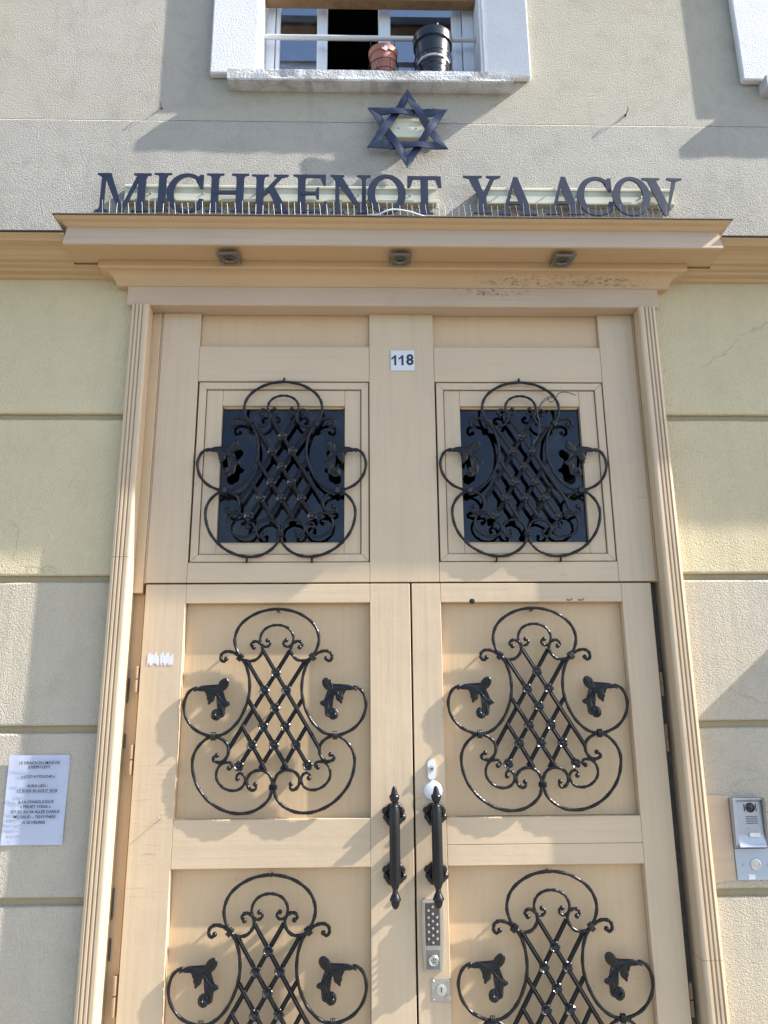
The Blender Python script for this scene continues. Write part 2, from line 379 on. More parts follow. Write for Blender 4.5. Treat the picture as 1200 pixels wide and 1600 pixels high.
# string course either side of the hood (p outwards, z)
SC = [(0.0,3.47),(0.205,3.462),(0.205,3.455),(0.196,3.452),(0.186,3.447),(0.183,3.440),(0.172,3.438),(0.150,3.436),(0.128,3.430),(0.112,3.421),(0.104,3.418),(0.100,3.411),(0.078,3.410),(0.074,3.402),(0.052,3.400),(0.048,3.389),(0.022,3.387),(0.018,3.376),(0.0,3.374)]
for xa, xb in ((-7, -1.361), (1.264, 7)):
    bm = bmesh.new(); extr_x(bm, [(-p, z) for p, z in SC], xa, xb); obj('string_course', bm, M['cornice'], hs)
    lowp = [(0.0,3.4085)]+[(p, z) for p, z in SC if z < 3.409]
    bm = bmesh.new(); extr_x(bm, [(-p, z) for p, z in lowp], *((-1.3605, -1.150) if xa < 0 else (1.055, 1.2635))); obj('string_course', bm, M['cornice'], hs)
    bm = bmesh.new(); extr_x(bm, [(0.0, 3.476), (-0.214, 3.4665), (-0.214, 3.4635), (0.0, 3.473)], xa, xb); obj('zinc_flashing', bm, M['zinc'], hs)
# rooms behind the openings
def room(x0, x1, y0, y1, z0, z1):
    bm = bmesh.new(); t = 0.05
    box(bm, x0, x1, y1, y1+t, z0, z1); box(bm, x0-t, x0, y0, y1+t, z0, z1); box(bm, x1, x1+t, y0, y1+t, z0, z1)
    box(bm, x0-t, x1+t, y0, y1+t, z0-t, z0); box(bm, x0-t, x1+t, y0, y1+t, z1, z1+t)
    return obj('room_wall', bm, M['room'], hs)
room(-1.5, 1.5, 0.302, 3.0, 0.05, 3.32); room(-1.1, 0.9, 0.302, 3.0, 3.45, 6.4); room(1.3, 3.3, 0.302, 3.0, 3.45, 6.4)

# ---------------------------------------------------------------- first-floor windows
def window(dx, label, first):
    t = thing('window', label, 'window', (dx-0.145, 0.1, 4.33), 'first-floor windows with white surrounds')
    def X(*a): return [v+dx for v in a]
    obj('surround', B(*X(-0.866, -0.655), -0.036, -0.0005, 4.395, 6.15, bev=0.006), M['white'], t)
    obj('surround', B(*X(0.365, 0.580), -0.036, -0.0005, 4.395, 6.15, bev=0.006), M['white'], t)
    obj('surround', B(*X(-0.866, 0.580), -0.036, -0.0005, 6.152, 6.35, bev=0.006), M['white'], t)
    obj('reveal', B(*X(-0.6545, -0.645), -0.030, 0.20, 4.392, 6.15), M['white'], t)
    obj('reveal', B(*X(0.355, 0.3645), -0.030, 0.20, 4.392, 6.15), M['white'], t)
    pr = [(-0.065,4.331),(-0.070,4.337),(-0.071,4.36),(-0.070,4.386),(-0.062,4.392),(-0.02,4.394),(0.25,4.396),(0.25,4.345),(0.0,4.331),(-0.03,4.330)]
    obj('sill', ragged(-0.780+dx, 0.491+dx, pr, 150, 0.0042, 3.3+dx, lower=(2,3,4)), M['sill'], t)
    # fixed frame, sashes, panes
    fr = bmesh.new(); y0, y1 = 0.125, 0.185
    box(fr, -0.645+dx, -0.603+dx, y0, y1, 4.42, 6.15, 0.003); box(fr, 0.300+dx, 0.355+dx, y0, y1, 4.42, 6.15, 0.003)
    box(fr, -0.603+dx, 0.300+dx, y0+0.002, y1, 4.385, 4.425, 0.003); box(fr, -0.603+dx, 0.300+dx, y0+0.002, y1, 6.08, 6.15, 0.003)
    obj('window_frame', fr, M['framew'], t)
    for (a, b, wl, wr) in ((-0.600, -0.352, 0.020, 0.050), (-0.106, 0.297, 0.058, 0.048)):
        sa = bmesh.new(); ya, yb = 0.135, 0.178
        box(sa, a+dx, a+wl+dx, ya, yb, 4.428, 6.07, 0.004); box(sa, b-wr+dx, b+dx, ya, yb, 4.428, 6.07, 0.004)
        box(sa, a+wl+dx, b-wr+dx, ya+0.001, yb, 4.428, 4.46, 0.004); box(sa, a+wl+dx, b-wr+dx, ya+0.001, yb, 6.0, 6.07, 0.004)
        # a moulded bead shows as a second line on the stile
        box(sa, b-wr*0.55+dx, b-wr*0.45+dx, ya-0.004, ya-0.0005, 4.43, 6.06)
        s_ = obj('sash', sa, M['framew'], t)
        obj('pane', B(a+wl-0.004+dx, b-wr+0.004+dx, 0.152, 0.156, 4.455, 6.01), M['glassw'], s_)
    obj('curtain', B(0.195+dx, 0.262+dx, 0.21, 0.215, 4.40, 6.1), M['curtain'], t)
    bl = bmesh.new()
    for k in range(4): box(bl, 0.198+k*0.017+dx, 0.206+k*0.017+dx, 0.2095-0.012, 0.2095, 4.41, 6.1)
    obj('curtain_fold', bl, M['curtain'], t)
    bm = bmesh.new(); tube(bm, [(-0.648+dx, 0.075, 4.708), (0.358+dx, 0.075, 4.708)], 0.0125, 12); obj('guard_bar', bm, M['pale'], t, True)
    bm = bmesh.new(); box(bm, -0.650+dx, 0.362+dx, 0.045, 0.105, 4.905, 4.925, 0.004); g2 = obj('guard_bar', bm, M['rust'], t)
    g2['label'] = 'rusty flat bar'
    obj('guard_cap', B(-0.650+dx, 0.362+dx, 0.040, 0.110, 4.927, 4.97, 0.006), M['pale'], t)
    return t
window(0.0, 'white-framed window above the door with two flower pots behind its guard bar', True)
window(2.415, 'mostly cropped window at the top right corner with a sunlit white surround', False)

# flower pots stand on the sill
def pot(cx, cy, z0, h, rb, rt_, mat, label, band):
    t = thing('flower_pot', label, 'flower pot', (cx, cy, z0), 'flower pots on the window sill')
    bm = bmesh.new()
    lathe(bm, [(rb, z0), (rb+(rt_-rb)*0.78, z0+h*0.80), (rt_+0.003, z0+h*0.81), (rt_+0.004, z0+h*0.97), (rt_+0.006, z0+h), (rt_-0.003, z0+h), (rt_-0.006, z0+h*0.9)], (cx, cy, 0), seg=36)
    obj('pot_body', bm, mat, t, True)
    bm = bmesh.new(); lathe(bm, [(0.001, z0+h*0.9), (rt_-0.006, z0+h*0.9), (rt_-0.006, z0+h*0.92), (0.001, z0+h*0.935)], (cx, cy, 0), seg=24); obj('soil', bm, M['soil'], t)
    bm = bmesh.new(); zr = z0+h*0.44
    for zz, rr in ((zr, rb+(rt_-rb)*0.6+0.010), (zr-0.045, rb+(rt_-rb)*0.4+0.008)):
        tube(bm, [(cx+rr*math.cos(a*math.pi/12), cy+rr*math.sin(a*math.pi/12), zz+0.004*math.sin(a*0.7)) for a in range(25)], 0.0022, 6)
    for a in (-2.1, -1.1, -0.2, 2.9):
        rr = rb+(rt_-rb)*0.6+0.010
        tube(bm, [(cx+rr*math.cos(a), cy+rr*math.sin(a), zr), (cx+(rr-0.004)*math.cos(a), cy+(rr-0.004)*math.sin(a), zr-0.045), (cx+(rr-0.02)*math.cos(a+0.3), cy+(rr-0.02)*math.sin(a+0.3), z0+0.004)], 0.0018, 5)
    tube(bm, [(cx-0.9*rt_, cy+0.02, zr), (cx-0.9*rt_, 0.075, 4.715)], 0.0018, 5)
    tube(bm, [(cx+0.9*rt_, cy+0.02, zr), (cx+0.9*rt_, 0.075, 4.715)], 0.0018, 5)
    obj('wire_holder', bm, M['iron'], t)
    if band:
        bm = bmesh.new(); rr = rb+(rt_-rb)*0.36/0.78*0.78
        lathe(bm, [(rr+0.001, z0+h*0.33), (rr+0.0035, z0+h*0.335), (rr+0.0045, z0+h*0.372), (rr+0.002, z0+h*0.378)], (cx, cy, 0), seg=36); obj('pale_band', bm, M['pale'], t, True)
        bm = bmesh.new(); tube(bm, [(cx+0.02, cy, z0+h*0.9), (cx+0.028, cy-0.01, z0+h+0.03), (cx+0.024, cy-0.012, z0+h+0.09)], 0.003, 6); obj('cane', bm, M['pale'], t)
    else:
        bm = bmesh.new(); prism(bm, [(cx-0.008, z0+h*0.80), (cx+0.012, z0+h*0.70), (cx+0.020, z0+h*0.82), (cx+0.004, z0+h*0.97)], cy-rt_-0.003, cy-rt_-0.001); obj('label', bm, M['sticker'], t)
pot(-0.088, -0.004, 4.395, 0.142, 0.048, 0.062, M['terra'], 'small terracotta pot in a wire holder on the sill', False)
pot(0.140, -0.004, 4.395, 0.222, 0.062, 0.086, M['potb'], 'large black plastic pot in a wire holder on the sill', True)

# hooks left in the wall below the window
for hx, hz, lb in ((-1.075, 4.235, 'small rusty wall hook to the left of the six-pointed star'), (1.005, 4.225, 'small rusty wall hook between the window and the right window')):
    bm = bmesh.new(); tube(bm, spline([(hx, 0.01, hz), (hx, -0.022, hz), (hx+0.003, -0.032, hz+0.010), (hx+0.002, -0.026, hz+0.022)], 5), 0.0018, 6)
    ball(bm, (hx-0.001, -0.003, hz-0.002), 0.006, 8)
    o = obj('wall_hook', bm, M['grime'], None, True); tag(o, lb, 'hook', 'hooks in the wall')

# ---------------------------------------------------------------- door hood
hood = thing('door_hood', 'ochre moulded hood jutting out above the entrance door', 'door hood', (-0.05, 0, 3.24))
def moulding(prof, xl, xr, back=0.02):
    bm = bmesh.new(); rows = []; n_ = 70
    for k, (p, z) in enumerate(prof):
        f = [(xl-p, back, z)]
        for i in range(n_+1):
            x = (xl-p)+(xr-xl+2*p)*i/n_; j = mnoise.noise(Vector((x*3.1, z*9, 1.0)))*0.0016+mnoise.noise(Vector((x*17, k*0.9, 4.0)))*0.0006
            f.append((x, -p+j*0.5, z+(j if 0 < k < len(prof)-1 else 0)*0.35+0.0012*mnoise.noise(Vector((x*1.3, 0, 7.0)))))
        f.append((xr+p, back, z))
        rows.append([bm.verts.new(v) for v in f])
    for A, Bq in zip(rows, rows[1:]):
        for i in range(n_+2): bm.faces.new((A[i], A[i+1], Bq[i+1], Bq[i]))
    bm.faces.new(rows[0]); bm.faces.new(rows[-1][::-1]); return bm
BX = (-1.154, 1.057)
obj('cap_moulding', moulding([(0.0,3.556),(0.238,3.519),(0.2385,3.513),(0.230,3.508),(0.216,3.503),(0.206,3.495),(0.199,3.4905)], *BX), M['hood'], hood)
obj('fascia', moulding([(0.1985,3.490),(0.2075,3.4135),(0.2055,3.4110),(0.10,3.4115)], *BX), M['frieze'], hood)
obj('soffit_board', moulding([(0.2045,3.4112),(0.2040,3.4092),(0.02,3.4090),(0.02,3.4115)], *BX), M['hood'], hood)
q = [(0.100,3.4085),(0.100,3.381),(0.097,3.378)] + [(0.097-0.052*math.sin(a*math.pi/16)-0.004, 3.376-0.046*(1-math.cos(a*math.pi/16))*1.0) for a in range(9)] + [(0.0365, 3.327),(0.03,3.3262)]
obj('bed_moulding', moulding(q, *BX), M['hood'], hood)
obj('frieze_board', moulding([(0.035,3.3258),(0.035,3.246),(0.032,3.243),(-0.018,3.2425)], -1.112, 1.014, 0.06), M['frieze'], hood)
obj('cap_flashing', moulding([(0.0,3.562),(0.243,3.5235),(0.244,3.5195),(0.239,3.5190)], BX[0], BX[1]), M['zinc'], hood)
# anti-pigeon pins
def pins(name, label, xs, y, z, h, nper=1):
    t = thing(name, label, 'bird spikes', ((xs[0]+xs[-1])/2, y, z))
    bm = bmesh.new(); tube(bm, [(xs[0]-0.02, y, z+0.004), ((xs[0]+xs[-1])/2, y-0.002, z+0.006), (xs[-1]+0.02, y, z+0.004)], 0.0013, 6); obj('base_wire', bm, M['wire'], t)
    base = []
    for k in range(6):
        bm = bmesh.new(); a = random.uniform(-0.12, 0.12); c = random.uniform(-0.15, 0.12)
        tube(bm, [(0,0,0), (a*h*0.5, c*h*0.4, h*0.5), (a*h, c*h, h*random.uniform(0.9, 1.05))], 0.00045, 4); base.append(bm_mesh('spike', bm))
    for i, x in enumerate(xs): link('spike', base[(i*5+i//6) % 6], M['wire'], t, Vector((x+random.uniform(-.003,.003), y+random.uniform(-.004,.004), z)))
pins('bird_spikes', 'row of fine upright wire spikes along the hood in front of the letters', [-1.21+i*0.0262 for i in range(93)], -0.222, 3.524, 0.070)
pins('bird_spikes', 'short row of wire spikes on the string course right of the hood', [1.30+i*0.048 for i in range(30)], -0.19, 3.467, 0.10)
bm = bmesh.new(); tube(bm, spline([(-0.155,-0.243,3.527),(-0.12,-0.252,3.522),(-0.09,-0.256,3.535),(-0.055,-0.252,3.545),(0.0,-0.246,3.541),(0.05,-0.235,3.531),(0.09,-0.22,3.53)], 6), 0.0032, 6)
tag(obj('loose_wire', bm, M['whitepl'], None, True), 'loose white wire curling over the front edge of the hood', 'wire')
# three square spotlights under the hood
for k, (sx, sk) in enumerate(((-0.718, -0.16), (-0.031, 0.0), (0.628, 0.17))):
    t = thing('spotlight', ['square metal spotlight at the left end under the hood', 'square metal spotlight under the middle of the hood above the house number', 'square metal spotlight at the right end under the hood'][k], 'spotlight', (sx, -0.15, 3.40), 'spotlights under the hood')
    s_ = 0.043
    bm = bmesh.new(); box(bm, -s_, s_, -s_*1.05, s_*1.05, -0.0145, -0.006, 0.002)
    o = obj('plate', bm, M['spot'], t); o.matrix_parent_inverse = Matrix.Identity(4); o.rotation_euler = (0.10, 0, sk*0.35); 
    bm = bmesh.new(); lathe(bm, [(0.024, -0.0145), (0.026, -0.020), (0.021, -0.020), (0.018, -0.0150)], (0,0,0), seg=24); c = obj('rim', bm, M['spot'], o, True)
    bm = bmesh.new(); lathe(bm, [(0.0175, -0.0145), (0.0165, -0.0165), (0.004, -0.0175)], (0,0,0), seg=20); obj('lens', bm, M['black'], o, True)
    bm = bmesh.new(); box(bm, -s_-0.001, s_+0.001, -s_*1.05-0.0015, -s_*1.05-0.0002, -0.013, -0.0075); obj('lip', bm, M['zinc'], o)
    for a in (-1, 1):
        bm = bmesh.new(); ball(bm, (a*s_*0.8, s_*0.85, -0.0145), 0.003, 6); obj('screw', bm, M['steel'], o)

# ---------------------------------------------------------------- six-pointed star
star = thing('star_emblem', 'dark blue hammered iron six-pointed star fixed to the wall above the letters', 'star', (0.0145, -0.045, 4.10))
sc = Vector((0.0150, 0, 4.098)); Rr = 0.2035; Bw = 0.0325
def star_bar(p, q_, k):
    """bar from tip p to tip q_ with hammered edges; rises and dips where it crosses the other triangle"""
    bm = bmesh.new(); d = (q_-p); Ln = d.length; d.normalize(); nrm = Vector((d.z, 0, -d.x))
    if (sc-(p+q_)/2).dot(nrm) < 0: nrm = -nrm           # inwards
    n = 44; rows = []
    for i in range(n+1):
        s = i/n; x = s*Ln
        cut = Bw*math.sqrt(3)
        a = min(1.0, x/cut) if x < Ln/2 else min(1.0, (Ln-x)/cut)
        dy = -0.0075*math.sin((s-1/3)*math.pi*3/1.0)*(1 if k % 2 else 1) if 0.2 < s < 0.8 else (0.0 if s < 0.2 or s > 0.8 else 0)
        dy = 0.007*math.sin((s-0.5)*math.pi*3)*math.exp(-((s-0.5)/0.26)**4)
        wv = 0.0016*mnoise.noise(Vector((x*70+k*11, 0, k)))*1.6
        base = p + d*x
        o = base + nrm*(0+wv*a); i_ = base + nrm*(Bw*a + wv*0.7*a)
        md = base + nrm*(Bw*a*0.5)
        yo = -0.055+dy
        tl = 0.0035*math.sin(s*9+k)
        rows.append([bm.verts.new((o.x, yo+0.0015+tl*a, o.z)), bm.verts.new((md.x, yo+0.0006, md.z)), bm.verts.new((i_.x, yo+0.0015-tl*a, i_.z)),
                     bm.verts.new((i_.x, yo+0.0075-tl*a, i_.z)), bm.verts.new((o.x, yo+0.0075+tl*a, o.z))])
    for A, Bq in zip(rows, rows[1:]):
        for j in range(5): bm.faces.new((A[j], A[(j+1) % 5], Bq[(j+1) % 5], Bq[j]))
    bm.faces.new(rows[0][::-1]); bm.faces.new(rows[-1]); bmesh.ops.remove_doubles(bm, verts=bm.verts, dist=1e-5)
    return bm
for tri in (0, 1):
    P = [sc+Vector((Rr*math.sin(math.radians(120*i+180*tri+0.8)), 0, Rr*math.cos(math.radians(120*i+180*tri+0.8)))) for i in range(3)]
    for i in range(3): obj('star_bar', star_bar(P[i], P[(i+1) % 3], i+3*tri), M['blue'], star)
def cream_rail(x0, x1, z0, z1, parent):
    h = z1-z0; bm = bmesh.new()
    extr_x(bm, [(-0.0065,z0),(-0.034,z0),(-0.036,z0+0.004),(-0.036,z0+h*0.16),(-0.031,z0+h*0.20),(-0.031,z0+h*0.80),(-0.036,z0+h*0.84),(-0.036,z1-0.004),(-0.034,z1),(-0.0065,z1)], x0, x1)
    r = obj('mounting_rail', bm, M['rail'], parent)
    n = max(2, int((x1-x0)/0.22))
    for i in range(n):
        bm = bmesh.new(); ball(bm, (x0+(i+0.5)*(x1-x0)/n, -0.0315, (z0+z1)/2), 0.0045, 8); obj('screw', bm, M['lockmetal'], r, True)
cream_rail(-0.063, 0.094, 4.066, 4.166, star)

# ---------------------------------------------------------------- lettering
sign = thing('name_sign', 'navy serif capital letters reading MICHKENOT YAACOV above the door hood', 'lettering', (-0.05, -0.05, 3.66))
for a, b in ((-1.196, 0.135), (0.318, 1.165)): cream_rail(a, b, 3.733, 3.814, sign)
Hc = 0.186
def vstem(c, w, s, y0=0.0, y1=1.0):
    sh, b = 0.05, 0.075
    return [(c-s,y0),(c+s,y0),(c+s,y0+sh*0.7),(c+w/2+0.03,y0+sh),(c+w/2,y0+sh+b),(c+w/2,y1-sh-b),(c+w/2+0.03,y1-sh),(c+s,y1-sh*0.7),(c+s,y1),(c-s,y1),(c-s,y1-sh*0.7),(c-w/2-0.03,y1-sh),(c-w/2,y1-sh-b),(c-w/2,y0+sh+b),(c-w/2-0.03,y0+sh),(c-s,y0+sh*0.7)]
def serif(c, s, y, up_): return [(c-s,y),(c+s,y),(c+s,y+0.035*up_),(c+s*0.35,y+0.075*up_),(c-s*0.35,y+0.075*up_),(c-s,y+0.035*up_)]
def diag(x0, y0, x1, y1, w): return [(x0-w/2,y0),(x0+w/2,y0),(x1+w/2,y1),(x1-w/2,y1)]
def arc(cx, cy, rx, ry, a0, a1, n=40): return [(cx+rx*math.cos(math.radians(a0+(a1-a0)*i/n)), cy+ry*math.sin(math.radians(a0+(a1-a0)*i/n))) for i in range(n+1)]
def glyph(ch, W):
    T_, t_ = 0.175, 0.085
    if ch == 'I': return [vstem(W/2, T_, W/2)], []
    if ch == 'H': return [vstem(0.20, T_, 0.20), vstem(W-0.20, T_, 0.20), [(0.2,0.46),(W-0.2,0.46),(W-0.2,0.55),(0.2,0.55)]], []
    if ch == 'M': return [vstem(0.15, t_*1.15, 0.15), [(0.13,1),(0.31,1),(W/2+0.03,0.02),(W/2-0.07,0.0)], [(W-0.30,1),(W-0.21,1),(W/2+0.03,0.0),(W/2-0.06,0.0)], serif(0.16,0.16,1,-1), vstem(W-0.20, T_, 0.20)], []
    if ch == 'N': return [vstem(0.17, t_*1.1, 0.16), [(0.02,1),(0.26,1),(W-0.14,0.0),(W-0.23,0.0)], vstem(W-0.16, t_*1.1, 0.16)], []
    if ch == 'E': return [vstem(0.20, T_, 0.20), [(0.2,0),(W-0.02,0),(W+0.01,0.30),(W-0.05,0.30),(W-0.13,0.08),(0.2,0.08)], [(0.2,1),(W-0.02,1),(W-0.02,0.72),(W-0.07,0.72),(W-0.15,0.925),(0.2,0.925)], [(0.2,0.465),(W-0.26,0.465),(W-0.22,0.36),(W-0.17,0.36),(W-0.17,0.66),(W-0.22,0.66),(W-0.26,0.55),(0.2,0.55)]], []
    if ch == 'K': return [vstem(0.20, T_, 0.20), [(0.26,0.40),(0.38,0.50),(W-0.14,0.98),(W-0.25,0.98),(0.26,0.52)], serif(W-0.20,0.17,1,-1), [(0.38,0.60),(0.52,0.68),(W-0.02,0.02),(W-0.24,0.02)], serif(W-0.17,0.19,0,1)], []
    if ch == 'T': return [vstem(W/2, T_, 0.22), [(0.0,1),(W,1),(W+0.01,0.70),(W-0.06,0.70),(W-0.13,0.915),(0.13,0.915),(0.06,0.70),(-0.01,0.70)]], []
    if ch == 'Y': return [[(W/2-T_/2,0.05),(W/2+T_/2,0.05),(W/2+T_/2,0.44),(W-0.12,0.98),(W-0.22,0.98),(W/2+0.02,0.56),(0.33,0.98),(0.11,0.98),(W/2-T_/2,0.42)], serif(0.22,0.22,1,-1), serif(W-0.17,0.17,1,-1), serif(W/2,0.22,0,1)], []
    if ch == 'V': return [[(0.11,0.98),(0.32,0.98),(W/2+0.09,0.30),(W-0.23,0.98),(W-0.12,0.98),(W/2+0.06,0.0),(W/2-0.02,0.0)], serif(0.21,0.21,1,-1), serif(W-0.18,0.18,1,-1)], []
    if ch == 'A': return [[(0.12,0.02),(0.22,0.02),(W/2-0.06,0.72),(W-0.32,0.02),(W-0.10,0.02),(W/2+0.05,1.0),(W/2-0.05,1.0)], [(0.24,0.27),(W-0.26,0.27),(W-0.28,0.35),(0.26,0.35)], serif(0.17,0.17,0,1), serif(W-0.19,0.19,0,1)], []
    if ch == 'O':
        n = 44; o = arc(W/2, 0.5, W/2, 0.515, 0, 360, n)[:-1]; i_ = arc(W/2, 0.5, W/2-0.175, 0.43, 0, 360, n)[:-1]
        return [], [(o, i_, True)]
    if ch == 'C':
        o = arc(W*0.54, 0.5, W*0.54, 0.515, 47, 322, 40); i_ = arc(W*0.56, 0.5, W*0.56-0.165, 0.435, 42, 318, 40)
        return [[(W-0.10,0.985),(W-0.02,0.985),(W-0.02,0.62),(W-0.09,0.62),(W-0.20,0.84)], [(W*0.80,0.03),(W*0.93,0.10),(W-0.0,0.34),(W-0.10,0.36),(W*0.80,0.14)]], [(o, i_, False)]
LET = [('M',153,236.5),('I',241,268.5),('C',261.5,319),('H',322.5,388.5),('K',392,452),('E',457,509.5),('N',514.5,578.5),('O',573,633),('T',636,688.5),('Y',723.5,783),('A',775,838),('A',851.5,912),('C',902.5,959.5),('O',958.5,1018.5),('V',1007.5,1072)]
for k, (ch, p0, p1) in enumerate(LET):
    x0 = -1.302+(p0-155)*0.002726; W_ = (p1-p0)*0.002726/Hc; zb = 3.663+0.001*math.sin(k*2.3)
    polys, rings = glyph(ch, W_); bm = bmesh.new(); yk = -0.0600-0.0035*(k % 2)
    for j, P in enumerate(polys):
        prism(bm, [(x0+a*Hc, zb+b*Hc) for a, b in P], yk-0.00035*j, yk+0.0055+0.0003*j)
    for (o_, i_, cl) in rings:
        ringprism(bm, [(x0+a*Hc, zb+b*Hc) for a, b in o_], [(x0+a*Hc, zb+b*Hc) for a, b in i_], yk-0.0018, yk+0.0065, cl)
    L_ = obj('letter', bm, M['letter'], sign)
    for u, v in {'I':[(.5,.5)],'H':[(.22,.3),(.78,.3)],'M':[(.8,.5)],'N':[(.17,.4)],'E':[(.25,.3)],'K':[(.25,.3)],'O':[(.1,.5),(.9,.5)],'C':[(.1,.5)],'T':[(.5,.4)],'Y':[(.5,.3)],'V':[(.5,.1)],'A':[(.5,.93)]}[ch]:
        bm = bmesh.new(); lathe(bm, [(0.004, -0.058), (0.004, -0.002)], (x0+W_*Hc*u, 0, zb+Hc*v), axis='y', seg=8)
        obj('stud', bm, M['lockmetal'], L_)
# ================================================================ DOOR
# ---------------------------------------------------------------- fluted casing round the opening
cas = thing('door_casing', 'beige fluted wooden casing framing both sides of the entrance', 'door frame', (-0.05, 0, 0))
prof = [(0.0,0.02),(0.0,-0.038),(0.003,-0.043),(0.010,-0.045)]
for c in (0.0165, 0.0315, 0.0465):
    prof += [(c-0.0045,-0.0455),(c-0.0015,-0.0385),(c+0.0010,-0.0385),(c+0.0030,-0.0455)]
prof += [(0.060,-0.0458),(0.0655,-0.0445),(0.0695,-0.040),(0.071,-0.034),(0.071,0.02),(0.066,0.022),(0.066,0.10),(0.03,0.10),(0.03,0.02)]
for sgn, x0 in ((1, -1.125), (-1, 1.031)):
    bm = bmesh.new(); P = [(x0+sgn*x, y) for x, y in prof]
    for za, zb in ((0.0, 2.19 if sgn > 0 else 0.80), (2.1915 if sgn > 0 else 0.8015, 3.2415)):   # butt joint low on each side
        extr_z(bm, P, za, zb)
    obj('casing_board', bm, M['paint'], cas)
# jambs seen in the slots beside the leaves; stop strip higher up
obj('jamb', B(-1.0585, -1.0200, 0.068, 0.11, 0, 2.0645), M['panel'], cas)
obj('jamb', B(-1.0585, -1.0205, 0.030, 0.11, 2.0655, 3.2415, bev=0.002), M['panel'], cas)
obj('jamb_back', B(-1.0585, -1.0000, 0.112, 0.13, 0, 3.2415), M['dark'], cas)
obj('jamb', B(0.9345, 0.9645, 0.080, 0.13, 0, 2.099), M['grime'], cas)
obj('jamb', B(0.954, 0.9645, 0.034, 0.11, 2.103, 3.2415, bev=0.002), M['panel'], cas)
obj('stop_strip', B(-1.020, -1.0125, 0.036, 0.060, 2.103, 3.2415, bev=0.001), M['paint'], cas)
obj('head_board', B(-1.055, 0.960, 0.10, 0.13, 3.20, 3.26), M['dark'], cas)
obj('threshold', B(-1.054, 0.960, 0.02, 0.16, 0.0005, 0.03, bev=0.005), M['kerb'], cas)

# ---------------------------------------------------------------- wrought-iron grille, built once
def g3(pts, y=0.0): return [Vector((a, y, b)) for a, b in pts]
ARCH = [(0,.636),(-.052,.629),(-.094,.612),(-.130,.585),(-.150,.553),(-.156,.518),(-.147,.484),(-.132,.459),(-.119,.449),(-.100,.444),(-.075,.449),(-.057,.468),(-.052,.490),(-.060,.508),(-.077,.516),(-.091,.511),(-.094,.499),(-.085,.493)]
SIDE = [(-.184,.452),(-.190,.443),(-.201,.446),(-.205,.458),(-.201,.471),(-.188,.479),(-.170,.479),(-.150,.471),(-.131,.457),(-.113,.431),(-.100,.394),(-.095,.348),(-.099,.309),(-.111,.271),(-.131,.232),(-.160,.200),(-.190,.183),(-.219,.178),(-.250,.184),(-.289,.204),(-.319,.240),(-.331,.285),(-.322,.324),(-.305,.343),(-.284,.349)]
LOBE = [(-.203,.112),(-.212,.108),(-.217,.100),(-.210,.092),(-.192,.088),(-.173,.099),(-.163,.121),(-.168,.149),(-.189,.168),(-.219,.178),(-.247,.167),(-.275,.138),(-.289,.101),(-.286,.057),(-.271,.014),(-.245,-.023),(-.210,-.054),(-.166,-.076),(-.121,-.085),(-.075,-.080),(-.036,-.060),(-.011,-.032),(-.0045,.002),(-.0045,.022),(-.014,.044),(-.035,.058),(-.061,.059),(-.084,.046),(-.094,.024),(-.088,.003),(-.073,-.008),(-.060,-.001),(-.063,.012)]
CEE = [(-.158,.068),(-.150,.070),(-.149,.079),(-.157,.087),(-.172,.087),(-.190,.079),(-.201,.060),(-.202,.036),(-.189,.013),(-.164,-.004),(-.135,-.008),(-.111,.002),(-.099,.024),(-.105,.043),(-.119,.050),(-.130,.042),(-.127,.032)]
INNER = [(0,.576),(-.022,.573),(-.045,.561),(-.059,.540),(-.061,.517),(-.052,.500),(-.038,.496),(-.026,.503),(-.026,.515),(-.035,.519)]
BARS = [[(-.049,.482),(.163,.133)], [(-.107,.445),(.122,.075)], [(-.097,.303),(.049,.066)], [(-.118,.215),(-.028,.060)]]
NODES = [(0,.400),(-.040,.338),(.040,.338),(0,.275),(-.040,.210),(.040,.210),(-.079,.146),(0,.146),(.079,.146),(-.122,.075),(.122,.075)]
def mir(p): return [(-a, b) for a, b in p]
def scroll_bm(pts, r=0.0061, twist=70, tip=True, y=0.0, e0=True, e1=True):
    bm = bmesh.new(); P = spline(g3(pts, y), 6)
    n = len(P)-1
    def rad(t):
        k = 1.0
        if e0: k = min(k, 0.62+0.38*min(1, t*n/12))
        if e1: k = min(k, 0.62+0.38*min(1, (1-t)*n/12))
        return r*k*(1+0.10*math.sin(t*n*0.9))
    tube(bm, P, rad, 6, twist)
    return bm
def eye(bm, p, r=0.0088, y=-0.002): ball(bm, (p[0], y, p[1]), r, 10)
